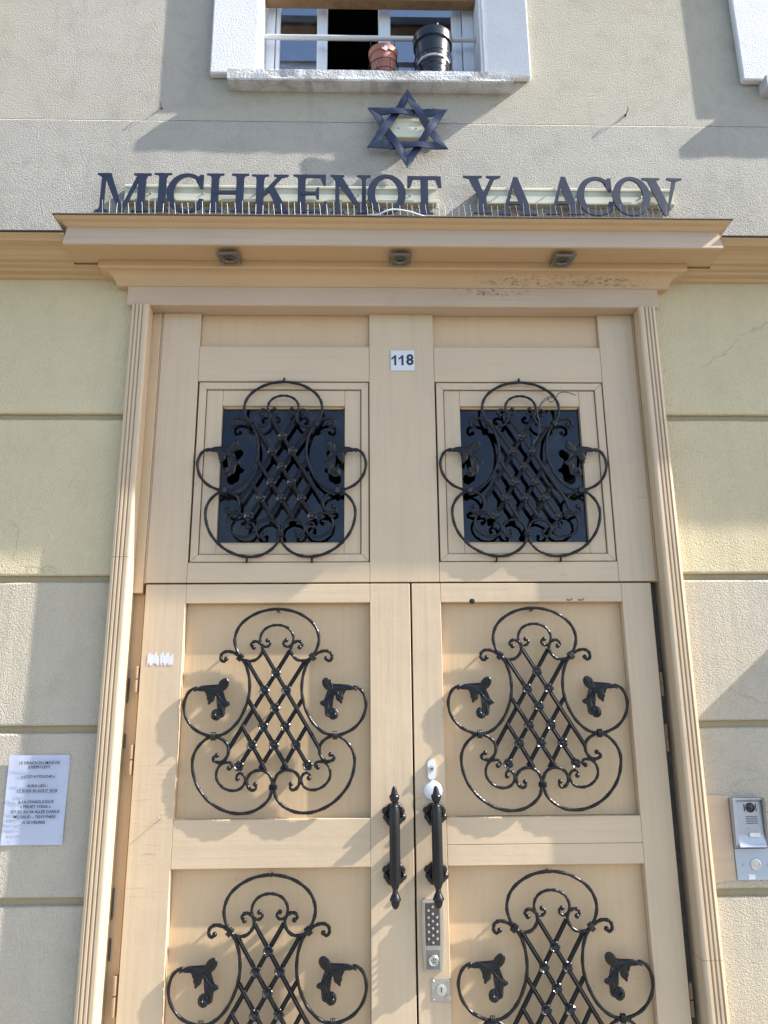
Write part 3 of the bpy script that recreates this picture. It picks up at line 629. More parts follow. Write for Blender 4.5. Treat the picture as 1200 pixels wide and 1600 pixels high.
LEAF = [(0.2962, 0.3456), (0.2842, 0.3505), (0.2672, 0.3567), (0.2472, 0.3556), (0.2296, 0.3533), (0.2147, 0.3534), (0.2102, 0.3607), (0.2059, 0.3692), (0.1985, 0.3704), (0.1954, 0.3789), (0.187, 0.3826), (0.1768, 0.3808), (0.1701, 0.373), (0.1694, 0.3634), (0.1724, 0.3537), (0.1792, 0.344), (0.1898, 0.3367), (0.2006, 0.3318), (0.2053, 0.3281), (0.2023, 0.3209), (0.1942, 0.3126), (0.1837, 0.3043), (0.1711, 0.3008), (0.1633, 0.296), (0.1627, 0.2877), (0.1698, 0.2829), (0.1781, 0.2792), (0.1799, 0.2697), (0.1803, 0.2578), (0.1832, 0.2471), (0.1915, 0.2423), (0.1975, 0.241), (0.1996, 0.2363), (0.2104, 0.2315), (0.2217, 0.2349), (0.2297, 0.2432), (0.2308, 0.2574), (0.2266, 0.2669), (0.2185, 0.273), (0.2111, 0.2742), (0.2083, 0.2695), (0.2101, 0.2599), (0.2072, 0.2552), (0.197, 0.2505), (0.1923, 0.2529), (0.1967, 0.2624), (0.2009, 0.2695), (0.2006, 0.2814), (0.1974, 0.2886), (0.1995, 0.3006), (0.2052, 0.3101), (0.2146, 0.3196), (0.2194, 0.3172), (0.22, 0.3088), (0.2243, 0.3004), (0.2326, 0.2955), (0.2382, 0.2883), (0.2446, 0.2907), (0.2441, 0.3002), (0.2489, 0.3074), (0.2493, 0.3194), (0.2462, 0.3266), (0.2504, 0.3326), (0.2631, 0.3362), (0.2755, 0.3361), (0.2857, 0.3384), (0.2977, 0.3335)]
def leaf_y(x, z, d):
    """relief of the open leaf: domed lobes with fanned ribs, tips curled forward"""
    th = math.atan2(z-0.330, x-0.214)
    rib = 0.0013*abs(math.sin(th*9))*min(1, d/0.003)
    tip = 0.16*max(0, z-0.350)+0.10*max(0, 0.262-z)+0.12*max(0, 0.185-x)
    return -0.003-0.0038*math.sqrt(min(1, d/0.008))-rib-tip
def leaf_mesh():
    pts = LEAF; n = len(pts); bm = bmesh.new()
    bm.faces.new([bm.verts.new((x, 0, z)) for x, z in pts])
    bmesh.ops.triangulate(bm, faces=bm.faces)
    for _ in range(4):
        bmesh.ops.subdivide_edges(bm, edges=[e for e in bm.edges if e.calc_length() > 0.0042], cuts=1)
        bmesh.ops.triangulate(bm, faces=bm.faces)
    def dist(x, z):
        best = 9
        for i in range(n):
            ax, az = pts[i]; bx_, bz = pts[(i+1) % n]; dx, dz = bx_-ax, bz-az
            t = max(0, min(1, ((x-ax)*dx+(z-az)*dz)/(dx*dx+dz*dz))); best = min(best, math.hypot(x-ax-t*dx, z-az-t*dz))
        return best
    back = {}
    for v, d in [(v, dist(v.co.x, v.co.z)) for v in bm.verts]:
        v.co.y = leaf_y(v.co.x, v.co.z, d)
        back[v] = bm.verts.new((v.co.x, v.co.y+0.0020+0.0022*math.sqrt(min(1, d/0.008)), v.co.z))
    for f in [f for f in bm.faces]: bm.faces.new([back[v] for v in reversed(f.verts)])
    for e in [e for e in bm.edges if len(e.link_faces) == 1 and e.verts[0] in back and e.verts[1] in back]:
        a, b = e.verts; bm.faces.new((a, b, back[b], back[a]))
    for P in ([(0.2957,0.3395),(0.2714,0.347),(0.2363,0.3436),(0.2084,0.3365),(0.1923,0.3535),(0.1823,0.3705)], [(0.2362,0.3424),(0.2127,0.3269),(0.1974,0.3054),(0.1909,0.2839),(0.1903,0.2601),(0.1967,0.2458)], [(0.2256,0.334),(0.2343,0.3171),(0.24,0.2955)], [(0.1956,0.2982),(0.1729,0.2924)]):
        V = [Vector((p.x, leaf_y(p.x, p.z, dist(p.x, p.z))-0.0003, p.z)) for p in spline([Vector((a, 0, b)) for a, b in P], 5)]
        tube(bm, V, 0.0015, 5)
    ball(bm, (0.2169, -0.012, 0.2500), 0.0088, 12)
    return bm_mesh('acanthus_leaf', bm, True)
def mirrored(me, name):
    m2 = me.copy(); m2.transform(Matrix.Diagonal((-1,1,1,1))); m2.flip_normals(); m2.name = name; return m2
G = []                                                      # (name, mesh)
bm = bmesh.new()
for c in (SIDE,):
    P = spline(g3(c, 0.001), 6); n = len(P)-1
    tube(bm, P, lambda t: 0.0062*(0.6+0.4*min(1, t*n/12))*(1+0.1*math.sin(t*n*0.9)), 6, 95)
    eye(bm, c[0])
GRILLE_BASE = bm_mesh('grille', bm, False)
def soften(me):
    for f in me.polygons: f.use_smooth = True
    return me
soften(GRILLE_BASE)
SIDE_R = mirrored(GRILLE_BASE, 'scroll')
def add(name, bm_or_me):
    G.append((name, bm_or_me if isinstance(bm_or_me, bpy.types.Mesh) else (soften(bm_mesh(name, bm_or_me)) if name == 'scroll' else bm_mesh(name, bm_or_me))))
add('scroll', SIDE_R)
full_arch = ARCH[::-1] + mir(ARCH)[1:]
b_ = scroll_bm(full_arch); eye(b_, ARCH[-1]); eye(b_, mir(ARCH)[-1]); add('scroll', b_)
full_in = INNER[::-1] + mir(INNER)[1:]
b_ = scroll_bm(full_in, 0.0053); eye(b_, INNER[-1], 0.0085); eye(b_, mir(INNER)[-1], 0.0085); add('scroll', b_)
for c in (LOBE, mir(LOBE)):
    b_ = scroll_bm(c); eye(b_, (c[0][0], c[0][1])); eye(b_, c[-1]); add('scroll', b_)
for c in (CEE, mir(CEE)):
    b_ = scroll_bm(c, 0.0053); eye(b_, c[0]); eye(b_, c[-1]); add('scroll', b_)
def flatbar(a, b, y):
    """bar with three rounded ridges"""
    bm = bmesh.new(); A = Vector((a[0], y, a[1])); Bv = Vector((b[0], y, b[1])); d = (Bv-A).normalized(); n = Vector((d.z, 0, -d.x))
    sec = []
    wdt = 0.0076
    for u, h in ((-1,.000),(-1,-.003),(-.83,-.0048),(-.6,-.0048),(-.42,-.0028),(-.3,-.0050),(0,-.0062),(.3,-.0050),(.42,-.0028),(.6,-.0048),(.83,-.0048),(1,-.003),(1,.000),(.9,.003),(-.9,.003)):
        sec.append(n*(u*wdt)+Vector((0,h,0)))
    r0 = [bm.verts.new(A+s) for s in sec]; r1 = [bm.verts.new(Bv+s) for s in sec]; m = len(sec)
    for i in range(m): bm.faces.new((r0[i], r0[(i+1) % m], r1[(i+1) % m], r1[i]))
    bm.faces.new(r0); bm.faces.new(r1[::-1]); return bm
for p in BARS: add('lattice_bar', flatbar(p[0], p[1], 0.000))
for p in BARS: add('lattice_bar', flatbar((-p[0][0], p[0][1]), (-p[1][0], p[1][1]), 0.0055))
def rosette():
    bm = bmesh.new(); n = 30; rows = []
    for j, (rr, y) in enumerate(((0.0, -0.0125), (0.30, -0.0120), (0.38, -0.0085), (0.62, -0.0085), (0.85, -0.0120), (1.0, -0.0095), (0.94, -0.0045), (0.7, -0.003))):
        if rr == 0: rows.append([bm.verts.new((0, y, 0))]); continue
        row = []
        for i in range(n):
            a = 2*math.pi*i/n; pet = 1 - 0.20*(1-abs(math.sin(2.5*a)))**1.5 if rr > 0.5 else 1
            row.append(bm.verts.new((0.0190*rr*pet*math.sin(a), y - (0.002*abs(math.sin(2.5*a)) if 0.5 < rr else 0), 0.0190*rr*pet*math.cos(a))))
        rows.append(row)
    for i in range(n): bm.faces.new((rows[0][0], rows[1][i], rows[1][(i+1) % n]))
    for A, Bq in zip(rows[1:], rows[2:]):
        for i in range(n): bm.faces.new((A[i], A[(i+1) % n], Bq[(i+1) % n], Bq[i]))
    bm.faces.new(rows[-1]); return bm_mesh('rosette', bm)
ROS = rosette()
def collar(ang, w=0.0125):
    bm = bmesh.new(); ca, sa = math.cos(ang), math.sin(ang)
    for k in (-1, 0, 1):
        P = []
        for i in range(17):
            a = 2*math.pi*i/16; u = w*math.copysign(abs(math.cos(a))**0.6, math.cos(a)); v = 0.0090*math.copysign(abs(math.sin(a))**0.6, math.sin(a)); h = k*0.0058
            P.append(Vector((u*ca-h*sa, v, u*sa+h*ca)))
        tube(bm, P, 0.0032, 6, caps=False)
    return bm_mesh('collar', bm)
COL = [((-.133,.458), collar(math.radians(52))), ((.133,.458), collar(math.radians(-52))), ((-.219,.178), collar(math.radians(90), 0.0125)), ((.219,.178), collar(math.radians(90), 0.0125)), ((0,.002), collar(0, 0.0125))]
LEAF_R = leaf_mesh(); LEAF_L = mirrored(LEAF_R, 'acanthus_leaf')
def pin(p, L_):
    bm = bmesh.new(); lathe(bm, [(0.0045, 0.004), (0.0045, L_)], (p[0], 0, p[1]), axis='y', seg=8); return bm_mesh('fixing_pin', bm)
PINS_D = [pin(p, 0.048) for p in ((0,.275),(-.079,.146),(.079,.146),(0,.632))]
def edge_pin(a, b):
    bm = bmesh.new(); tube(bm, [Vector((a[0], 0.0, a[1])), Vector((b[0], 0.002, b[1])), Vector((b[0], 0.022, b[1]))], 0.0042, 8); return bm_mesh('fixing_pin', bm)
PINS_W = [edge_pin((0,.638),(0,.652)), edge_pin((-.124,-.088),(-.124,-.104)), edge_pin((.124,-.088),(.124,-.104))]
def grille(parent, x, z, y, windowed):
    g = link('grille', GRILLE_BASE, M['iron'], parent, Vector(((x+.178)*1.006-.178, y, 1.6+(z-1.6)*1.006)))
    g.scale = (1.006, 1.0, 1.006)
    for nm, me in G: link(nm, me, M['iron'], g)
    for p in NODES: link('rosette', ROS, M['rosette'], g, Vector((p[0], 0, p[1]))).rotation_euler = (0, random.uniform(0, 1.2), 0)
    for p, me in COL: link('collar', me, M['iron'], g, Vector((p[0], 0, p[1])))
    for me in (LEAF_L, LEAF_R): link('acanthus_leaf', me, M['iron'], g)
    for me in (PINS_W if windowed else PINS_D): link('fixing_pin', me, M['iron'], g)
    return g

# ---------------------------------------------------------------- fixed transom over the leaves
YS, YP = 0.030, 0.066
tr = thing('transom_panel', 'fixed beige panel with two barred square windows above the double door', 'transom', (-0.02, 0.03, 2.104))
def V_(nm, x0, x1, z0, z1, parent, y=YS, mat='paint', d=0.045): return obj(nm, B(x0, x1, y, y+d, z0, z1, bev=0.0016), M[mat], parent)
V_('stile', -1.0115, -0.8565, 2.104, 3.242, tr); V_('stile', -0.1560, 0.1110, 2.104, 3.242, tr); V_('stile', 0.8080, 0.9530, 2.104, 3.242, tr)
for x0, x1 in ((-0.8555, -0.1570), (0.1120, 0.8070)):
    V_('rail', x0, x1, 2.104, 2.1815, tr, mat='paint_h'); V_('rail', x0, x1, 2.9355, 3.0900, tr, mat='paint_h')
    obj('upper_panel', B(x0, x1, 0.048, 0.065, 3.0905, 3.242, bev=0.001), M['panel'], tr)
    cx = (x0+x1)/2; wl, wr, wb, wt = x0+0.006, x1-0.003, 2.185, 2.932
    def frame(nm, xa, xb, za, zb, wd, y0, y1, par, mat='paint'):
        """four mitred members, each a piece of its own"""
        i = (xa+wd, xb-wd, za+wd, zb-wd); g_ = 0.0006
        quads = [[(xa,za),(xb,za),(i[1],i[2]),(i[0],i[2])], [(xb,za+g_),(xb,zb-g_),(i[1],i[3]-g_),(i[1],i[2]+g_)], [(xb,zb),(xa,zb),(i[0],i[3]),(i[1],i[3])], [(xa,zb-g_),(xa,za+g_),(i[0],i[2]+g_),(i[0],i[3]-g_)]]
        for Q in quads:
            bm = bmesh.new(); prism(bm, Q, y0, y1); bmesh.ops.recalc_face_normals(bm, faces=bm.faces)
            bmesh.ops.bevel(bm, geom=bm.edges[:], offset=0.0015, segments=1, affect='EDGES'); obj(nm, bm, M[mat], par)
    frame('frame_moulding', wl, wr, wb, wt, 0.029, 0.035, 0.070, tr)
    # inner frame: boards butted, then glass
    a, b, c, d = wl+0.032, wr-0.032, wb+0.032, wt-0.032; sw = 0.064
    wf = obj('window_frame', B(a, a+sw, 0.043, 0.075, c, d, bev=0.001), M['paint'], tr)
    obj('frame_board', B(b-sw, b, 0.043, 0.075, c, d, bev=0.001), M['paint'], wf)
    obj('frame_board', B(a+sw+0.001, b-sw-0.001, 0.043, 0.075, d-sw*1.05, d, bev=0.001), M['paint_h'], wf)
    obj('frame_board', B(a+sw+0.001, b-sw-0.001, 0.043, 0.075, c, c+sw*0.62, bev=0.001), M['paint_h'], wf)
    bm = bmesh.new()
    ia, ib, ic, id_ = a+sw, b-sw, c+sw*0.62, d-sw*1.05
    prism(bm, [(ia-.001, ic-.001),(ib+.001, ic-.001),(ib-.008, ic+.008),(ia+.008, ic+.008)], 0.0555, 0.064)
    obj('glazing_bead', bm, M['panel'], wf); bm = bmesh.new()
    prism(bm, [(ia-.001, id_+.001),(ia+.008, id_-.008),(ib-.008, id_-.008),(ib+.001, id_+.001)], 0.0555, 0.064)
    obj('glazing_bead', bm, M['panel'], wf)
    obj('glass_pane', B(ia-0.006, ib+0.006, 0.0650, 0.0690, ic-0.006, id_+0.006), M['glassd'], wf)
    grille(tr, cx+0.0045*(1 if cx < 0 else -1)*1.0, 2.283, 0.018, True)
# hairline shrinkage crack in the middle stile, as a sunk groove beside the number plate
# ---------------------------------------------------------------- door leaves
def leaf(nm_label, x0, xs0, xs1, x1, gx, gz2, left):
    t = thing('door_leaf', nm_label, 'door', (x0 if left else x1, YS, 0.03), 'leaves of the double entrance door')
    V_('stile', x0, xs0-0.0005, 0.035, 2.0975, t); V_('stile', xs1+0.0005, x1, 0.035, 2.0975, t)
    V_('rail', xs0, xs1, 2.0255, 2.0975, t, mat='paint_h'); V_('rail', xs0, xs1, 0.035, 0.30, t, mat='paint_h')
    if left: V_('rail', xs0, xs1, 1.0930, 1.2540, t, mat='paint_h')
    else: V_('rail', xs0, xs1, 1.1625, 1.2530, t, mat='paint_h'); V_('rail', xs0, xs1, 1.0930, 1.1615, t, mat='paint_h')
    for za, zb in ((1.2545, 2.0250), (0.3005, 1.0925)):
        obj('door_panel', B(xs0+0.0005, xs1-0.0005, YP, YP+0.02, za, zb), M['panel'], t)
    grille(t, gx, 1.362, 0.019, False); grille(t, gx+gz2, 0.441, 0.019, False)
    return t
dl = leaf('left leaf of the beige double door, with a torn white sticker', -1.0080, -0.8550, -0.1570, -0.0035, -0.503, 0.0, True)
dr = leaf('right leaf of the beige double door, carrying the keypad and the locks', 0.0035, 0.1145, 0.8130, 0.9290, 0.460, 0.008, False)
obj('astragal', B(-0.012, 0.012, 0.062, 0.078, 0.035, 2.095), M['dark'], dl)
# hinges: knuckles in the slots
def hinge(t, x, y, z, h, mat):
    bm = bmesh.new(); box(bm, x-0.008, x+0.008, y, y+0.004, z-h, z+h, 0.001); o = obj('hinge', bm, M[mat], t)
    for k in (-1, 1):
        bm = bmesh.new(); lathe(bm, [(0.0075, z+k*h*0.5-h*0.46), (0.0080, z+k*h*0.5-h*0.4), (0.0080, z+k*h*0.5+h*0.4), (0.0075, z+k*h*0.5+h*0.46)], (x, y-0.004, 0), seg=12)
        obj('knuckle', bm, M[mat], o, True)
for z, h in ((1.745, 0.050), (1.46, 0.055), (0.70, 0.065)): hinge(dl, -1.0215, 0.040, z, h, 'hinge')
for z, h in ((1.715, 0.045), (1.52, 0.05), (0.655, 0.055)): hinge(dr, 0.9425, 0.058, z, h, 'hinge')
# ragged metal edge of the slot on the right side
bm = bmesh.new(); rng = random.Random(4); z = 0.1
while z < 2.08:
    h = rng.uniform(0.03, 0.16); box(bm, 0.9365+rng.uniform(0, .003), 0.9505+rng.uniform(-.003, .004), 0.070+rng.uniform(-.004, .004), 0.0795, z, z+h, 0.001); z += h+rng.uniform(0.002, 0.03)
obj('weather_strip', bm, M['grime'], cas)
bm = bmesh.new()
for z, h in ((1.66, 0.09), (1.50, 0.05), (0.93, 0.10), (0.80, 0.07)): box(bm, -1.0585+0.002, -1.0535+rng.uniform(-.001, .001), 0.055, 0.0665, z, z+h, 0.001)
obj('weather_strip', bm, M['grime'], cas)
# pull handles
def lobes(bm, cx, z, y, flip):
    for a in range(8):
        an = math.radians(22.5+45*a); r = 0.026+0.004*(a % 2)
        ball(bm, (cx+r*1.08*math.cos(an), y+0.004, z+r*math.sin(an)), 0.0135, 8)
    for k in (-1, 1):
        for j in (-1, 1):
            P = [Vector((cx+k*(0.006+0.018*math.cos(q))*1.1, y-0.006-0.003*math.sin(q), z+j*(0.012+0.018*math.sin(q)))) for q in [i*0.5 for i in range(10)]]
            tube(bm, P, lambda t: 0.0065*(1-0.6*t)+0.002, 6)
def handle(parent, cx, dz, label):
    yb = YS; yg = -0.036
    bm = bmesh.new()
    pf = [(0.0005,1.367),(0.0050,1.365),(0.0085,1.357),(0.0105,1.348),(0.0125,1.340),(0.0165,1.337),(0.0185,1.333),(0.0175,1.329),(0.0160,1.322),(0.0110,1.314),(0.0070,1.309),(0.0075,1.306),(0.0130,1.303),(0.0150,1.299),(0.0150,1.295),(0.0170,1.290),(0.0185,1.283),(0.0187,1.20),(0.0187,1.12),(0.0186,1.060),(0.0160,1.048),(0.0110,1.036),(0.0085,1.031),(0.0100,1.028),(0.0095,1.024),(0.0120,1.018),(0.0165,1.009),(0.0195,1.002),(0.0195,0.998),(0.0155,0.995),(0.0145,0.988),(0.0120,0.980),(0.0070,0.973),(0.0005,0.969)]
    lathe(bm, [(r, z+dz) for r, z in pf], (cx, yg, 0), seg=28)
    h = obj('handle', bm, M['handle'], parent, True)
    if label: h['label'] = label
    for z in (1.268+dz, 1.074+dz):
        bm = bmesh.new(); lobes(bm, cx, z, yb-0.010, 1); lathe(bm, [(0.030, yb-0.0125), (0.034, yb-0.006), (0.036, yb-0.0003)], (cx, 0, z), axis='y', seg=20)
        lathe(bm, [(0.014, yg+0.006), (0.011, yg+0.02), (0.012, yb-0.022), (0.022, yb-0.012)], (cx, 0, z), axis='y', seg=16)
        obj('handle_rose', bm, M['handle'], h, True)
handle(dl, -0.0735, 0.0, None); handle(dr, 0.0735, 0.0, None)
# oval cylinder escutcheon and white round plate
def oval(bm, cx, cz, rx, rz, y0, y1, n=32):
    o = []
    for i in range(n):
        a = 2*math.pi*i/n; x, z = rx*math.cos(a), (rz-rx)*math.copysign(1, math.sin(a))+rx*math.sin(a)
        o.append((cx+x, cz+z))
    prism(bm, o, y0, y1); bmesh.ops.recalc_face_normals(bm, faces=bm.faces)
    bmesh.ops.bevel(bm, geom=[e for e in bm.edges if abs(e.verts[0].co.y-e.verts[1].co.y) < 1e-6 and e.verts[0].co.y == min(y0, y1)], offset=0.0018, segments=2, affect='EDGES')
bm = bmesh.new(); oval(bm, 0.0645, 1.417, 0.0145, 0.0345, YS-0.010, YS-0.0003); es = obj('escutcheon', bm, M['whitepl'], dr)
bm = bmesh.new(); lathe(bm, [(0.0095, YS-0.0145), (0.0100, YS-0.0105)], (0.0645, 0, 1.421), axis='y', seg=20); lathe(bm, [(0.0075, YS-0.0150), (0.0075, YS-0.0146)], (0.0645, 0, 1.421), axis='y', seg=20); obj('cylinder', bm, M['steel'], es)
bm = bmesh.new(); box(bm, 0.0600, 0.0690, YS-0.0165, YS-0.0151, 1.4195, 1.4225); box(bm, 0.0625, 0.0665, YS-0.0166, YS-0.0152, 1.4165, 1.4195); obj('keyhole', bm, M['black'], es)
bm = bmesh.new(); lathe(bm, [(0.001, YS-0.0085), (0.024, YS-0.0085), (0.031, YS-0.0065), (0.0350, YS-0.0003)], (0.0690, 0, 1.345), axis='y', seg=32); obj('round_plate', bm, M['whitepl'], dr, True)
# keypad lock
kc = 0.0555
pts = []
for i in range(13):
    v = i/12; pts.append((kc+0.035+0.0045*math.sin(math.pi*v)-0.005*(v), 0.989-0.224*v))
outl = pts + [(2*kc-x-0.004*0, z) for x, z in reversed(pts)]
bm = bmesh.new(); prism(bm, outl, YS-0.024, YS-0.0003); bmesh.ops.recalc_face_normals(bm, faces=bm.faces)
bmesh.ops.bevel(bm, geom=[e for e in bm.edges if e.verts[0].co.y < YS-0.02 and e.verts[1].co.y < YS-0.02], offset=0.006, segments=3, affect='EDGES')
kp = obj('keypad_lock', bm, M['lockmetal'], dr)
obj('keypad_face', B(kc-0.0255, kc+0.0245, YS-0.0258, YS-0.0238, 0.847, 0.980, bev=0.0008), M['keyface'], kp)
obj('keypad_face', B(kc-0.0245, kc+0.0225, YS-0.0258, YS-0.0238, 0.774, 0.834, bev=0.0008), M['spot'], kp)
for cx_, zs in ((0.0, [0.968-0.0222*i for i in range(6)]), (-0.0145, [0.957-0.0222*i for i in range(5)]), (0.0145, [0.935-0.0222*i for i in range(4)])):
    for z in zs:
        bm = bmesh.new(); lathe(bm, [(0.0046, YS-0.0259), (0.0046, YS-0.0285), (0.0036, YS-0.0305), (0.0010, YS-0.0312)], (kc+cx_, 0, z), axis='y', seg=12)
        obj('button', bm, M['steel'], kp, True)
bm = bmesh.new(); lathe(bm, [(0.0165, YS-0.0259), (0.0172, YS-0.036), (0.0150, YS-0.0385), (0.0125, YS-0.0375), (0.0120, YS-0.0340)], (kc, 0, 0.803), axis='y', seg=28); kn = obj('lock_cylinder', bm, M['steel'], kp, True)
for a in range(5):
    bm = bmesh.new(); an = a*1.2566+0.5; ball(bm, (kc+0.0065*math.cos(an), YS-0.0343, 0.803+0.0065*math.sin(an)), 0.0022, 6)
    if a == 0: box(bm, kc-0.001, kc+0.001, YS-0.0352, YS-0.0342, 0.797, 0.809)
    obj('keyhole', bm, M['black'], kn)
# square plate lock below
lk = obj('lock_plate', B(0.0475, 0.1135, YS-0.0035, YS-0.0003, 0.6700, 0.7400, bev=0.001), M['lockmetal'], dr)
bm = bmesh.new(); lathe(bm, [(0.0185, YS-0.0036), (0.0180, YS-0.0075), (0.0150, YS-0.0085), (0.001, YS-0.0090)], (0.0815, 0, 0.7060), axis='y', seg=28); obj('lock_cylinder', bm, M['steel'], lk, True)
bm = bmesh.new(); box(bm, 0.0798, 0.0832, YS-0.0100, YS-0.0088, 0.7000, 0.7120); ball(bm, (0.0815, YS-0.0088, 0.7120), 0.0028, 8); obj('keyhole', bm, M['black'], lk)
for x, z, r in ((0.0555, 0.7325, .0042), (0.1045, 0.7325, .0042), (0.0555, 0.6770, .0042)):
    bm = bmesh.new(); ball(bm, (x, YS-0.0030, z), r, 10); obj('screw', bm, M['steel'], lk, True)
bm = bmesh.new(); lathe(bm, [(0.011, YS-0.0036), (0.011, YS-0.0055), (0.009, YS-0.0065), (0.001, YS-0.0067)], (0.1035, 0, 0.6790), axis='y', seg=18); obj('cover_disc', bm, M['lockmetal'], lk, True)
# bored hole in the right leaf's top rail, filler blob, and torn sticker
bm = bmesh.new(); lathe(bm, [(0.001, YS-0.0016), (0.0085, YS-0.0016), (0.0105, YS-0.0004)], (0.2345, 0, 2.0285), axis='y', seg=16); bh = obj('plug', bm, M['dark'], dr, True); bh['label'] = 'dark round plug'
st = None; rng = random.Random(11)
for k, (a, b) in enumerate(((-0.984,-0.9585),(-0.958,-0.941),(-0.938,-0.9285),(-0.928,-0.9045),(-0.904,-0.889))):
    n = 7; top = [(a+(b-a)*i/n, 1.838+rng.uniform(-.010,.006)) for i in range(n+1)]; bot = [(b-(b-a)*i/n, 1.797+rng.uniform(-.006,.010)) for i in range(n+1)]
    bm = bmesh.new(); prism(bm, top+bot, YS-0.0012, YS-0.0006); obj('sticker_scrap', bm, M['sticker'], dl)
# stray nail
bm = bmesh.new(); tube(bm, [(-0.897, YS+0.002, 1.262), (-0.899, YS-0.028, 1.264)], 0.0022, 6); ball(bm, (-0.899, YS-0.028, 1.264), 0.0042, 8); obj('nail', bm, M['lockmetal'], dl)
# hooks at the top of the right panel
bm = bmesh.new()
for x in (0.60, 0.645): tube(bm, spline([(x, YS, 2.034), (x+.006, YS-.012, 2.029), (x+.014, YS-.014, 2.033), (x+.018, YS-.008, 2.037)], 4), 0.0022, 6)
obj('cup_hook', bm, M['rust'], dr)
# binding wire twisted round the right-hand window grille
bm = bmesh.new()
k = 0.32/1200
def wp(u, v, y): return Vector((0.106+(u-68)*0.000752*0.94+0.0, y, 2.937-(v-90)*0.000705))
tube(bm, spline([wp(620,490,-.006), wp(655,440,-.012), (wp(660,380,-.018)), wp(652,310,-.016), wp(680,255,-.014), wp(715,228,-.012), wp(745,215,-.010), wp(765,215,-.012), wp(780,195,-.02), wp(820,188,-.022), wp(875,205,-.02)], 6), 0.0019, 5)
tube(bm, spline([wp(650,305,-.010), wp(690,235,-.014), wp(735,210,-.012), wp(760,222,.004), wp(735,232,.006), wp(720,214,-.008), wp(745,206,-.010)], 6), 0.0019, 5)
tag(obj('binding_wire', bm, M['grime'], None), 'thin grey wire twisted round the top right of the right window grille', 'wire')

# ================================================================ THINGS ON THE DOOR AND WALLS
np_ = thing('house_number', 'small white square plaque reading 118 above the door leaves', 'house number', (-0.018, YS, 3.03))
bm = bmesh.new(); box(bm, -0.0675, 0.0305, YS-0.0040, YS-0.0003, 2.9825, 3.0735, 0.0012); obj('plaque', bm, M['whitepl'], np_)
for dx in (-0.0650, -0.0350):
    bm = bmesh.new(); prism(bm, [(dx+k*0.0195, 3.0060+v*0.0450) for k, v in ((0.62,0),(1.05,0),(1.05,1),(0.70,1),(0.42,0.84),(0.02,0.72),(0.02,0.55),(0.34,0.62),(0.62,0.74))], YS-0.0048, YS-0.0041); obj('digit', bm, M['ink'], np_)
text('digit', '8', 0.062, 0.0120, YS-0.0045, 3.0285, M['ink'], np_, bold=0.0018, yscale=1.06)
# paper notice
pn = thing('notice', 'white sheet of printed paper with ten lines of text on the left wall', 'notice', (-1.325, 0, 1.19))
bm = bmesh.new(); nx, nz = 12, 16; gv = []
for i in range(nx+1):
    for j in range(nz+1):
        u, v = i/nx, j/nz; x = -1.437+0.212*u + 0.006*v*0-0.000*v; z = 1.183+0.298*v
        cr = 0.0032*mnoise.noise(Vector((u*1.7+4, v*2.1, 0)))+0.004*max(0, abs(u-0.5)*2-0.75)*1.5+0.002*math.sin(u*2.4+v)
        gv.append(bm.verts.new((x, -0.0035-abs(cr), z)))
for i in range(nx):
    for j in range(nz): bm.faces.new((gv[i*(nz+1)+j], gv[(i+1)*(nz+1)+j], gv[(i+1)*(nz+1)+j+1], gv[i*(nz+1)+j+1]))
bmesh.ops.solidify(bm, geom=bm.faces[:], thickness=0.0004); obj('sheet', bm, M['paper'], pn, True)
LN = [('LE DRACH DU MOIS DE',1.4545,0.0135),('JOSEPH LEVY',1.4405,0.0135),('« JOJO AYOUCHE »',1.4085,0.0135),('AURA LIEU :',1.3775,0.0135),('LE JEUDI 30 AOUT 2018',1.3610,0.0135),('A LA SYNAGUOGUE',1.3245,0.0135),('« PIRHEY YONA »',1.3085,0.0135),('SITUEE AU 44 ALLEE DARIUS',1.2915,0.0135),('MILHAUD – 75019 PARIS',1.2750,0.0135),('A 20 HEURES',1.2570,0.0135)]
for s_, z, sz in LN: text('printed_line', s_, sz, -1.327, -0.0125, z, M['ink'], pn, bold=0.00022)
bm = bmesh.new(); box(bm, -1.327-0.066, -1.327+0.066, -0.0126, -0.0124, 1.3540, 1.3548); obj('underline', bm, M['ink'], pn)
# video intercom
ic = thing('intercom', 'grey metal video doorbell with a camera and one call button on the right wall', 'intercom', (1.18, 0, 1.145))
bm = bmesh.new()
extr = [(-0.0005,1.147),(-0.016,1.147),(-0.030,1.152),(-0.024,1.165),(-0.019,1.19),(-0.018,1.30),(-0.030,1.309),(-0.030,1.313),(-0.0005,1.313)]
box(bm, 1.126, 1.2415, -0.012, -0.0005, 1.147, 1.313, 0.002); bk = obj('backplate', bm, M['alu'], ic)
bm = bmesh.new(); extr_x(bm, extr, 1.137, 1.232); bmesh.ops.recalc_face_normals(bm, faces=bm.faces); fb = obj('front_panel', bm, M['alu'], ic)
for xa, xb in ((1.1262, 1.1366), (1.2324, 1.2412)):
    bm = bmesh.new(); extr_x(bm, [(-0.0125,1.15),(-0.022,1.156),(-0.026,1.20),(-0.033,1.310),(-0.033,1.314),(-0.0125,1.314)], xa, xb); obj('side_cheek', bm, M['spot'] if xa > 1.2 else M['alu'], ic)
bm = bmesh.new(); lathe(bm, [(0.0165, -0.0185), (0.0165, -0.0205), (0.0145, -0.0215), (0.0135, -0.0190), (0.0060, -0.0215), (0.0005, -0.0225)], (1.192, 0, 1.281), axis='y', seg=28); obj('camera_lens', bm, M['black'], fb, True)
bm = bmesh.new(); box(bm, 1.1695, 1.1725, -0.0195, -0.0178, 1.268, 1.294); box(bm, 1.2115, 1.2140, -0.0195, -0.0178, 1.268, 1.294); obj('lamp_slot', bm, M['black'], fb)
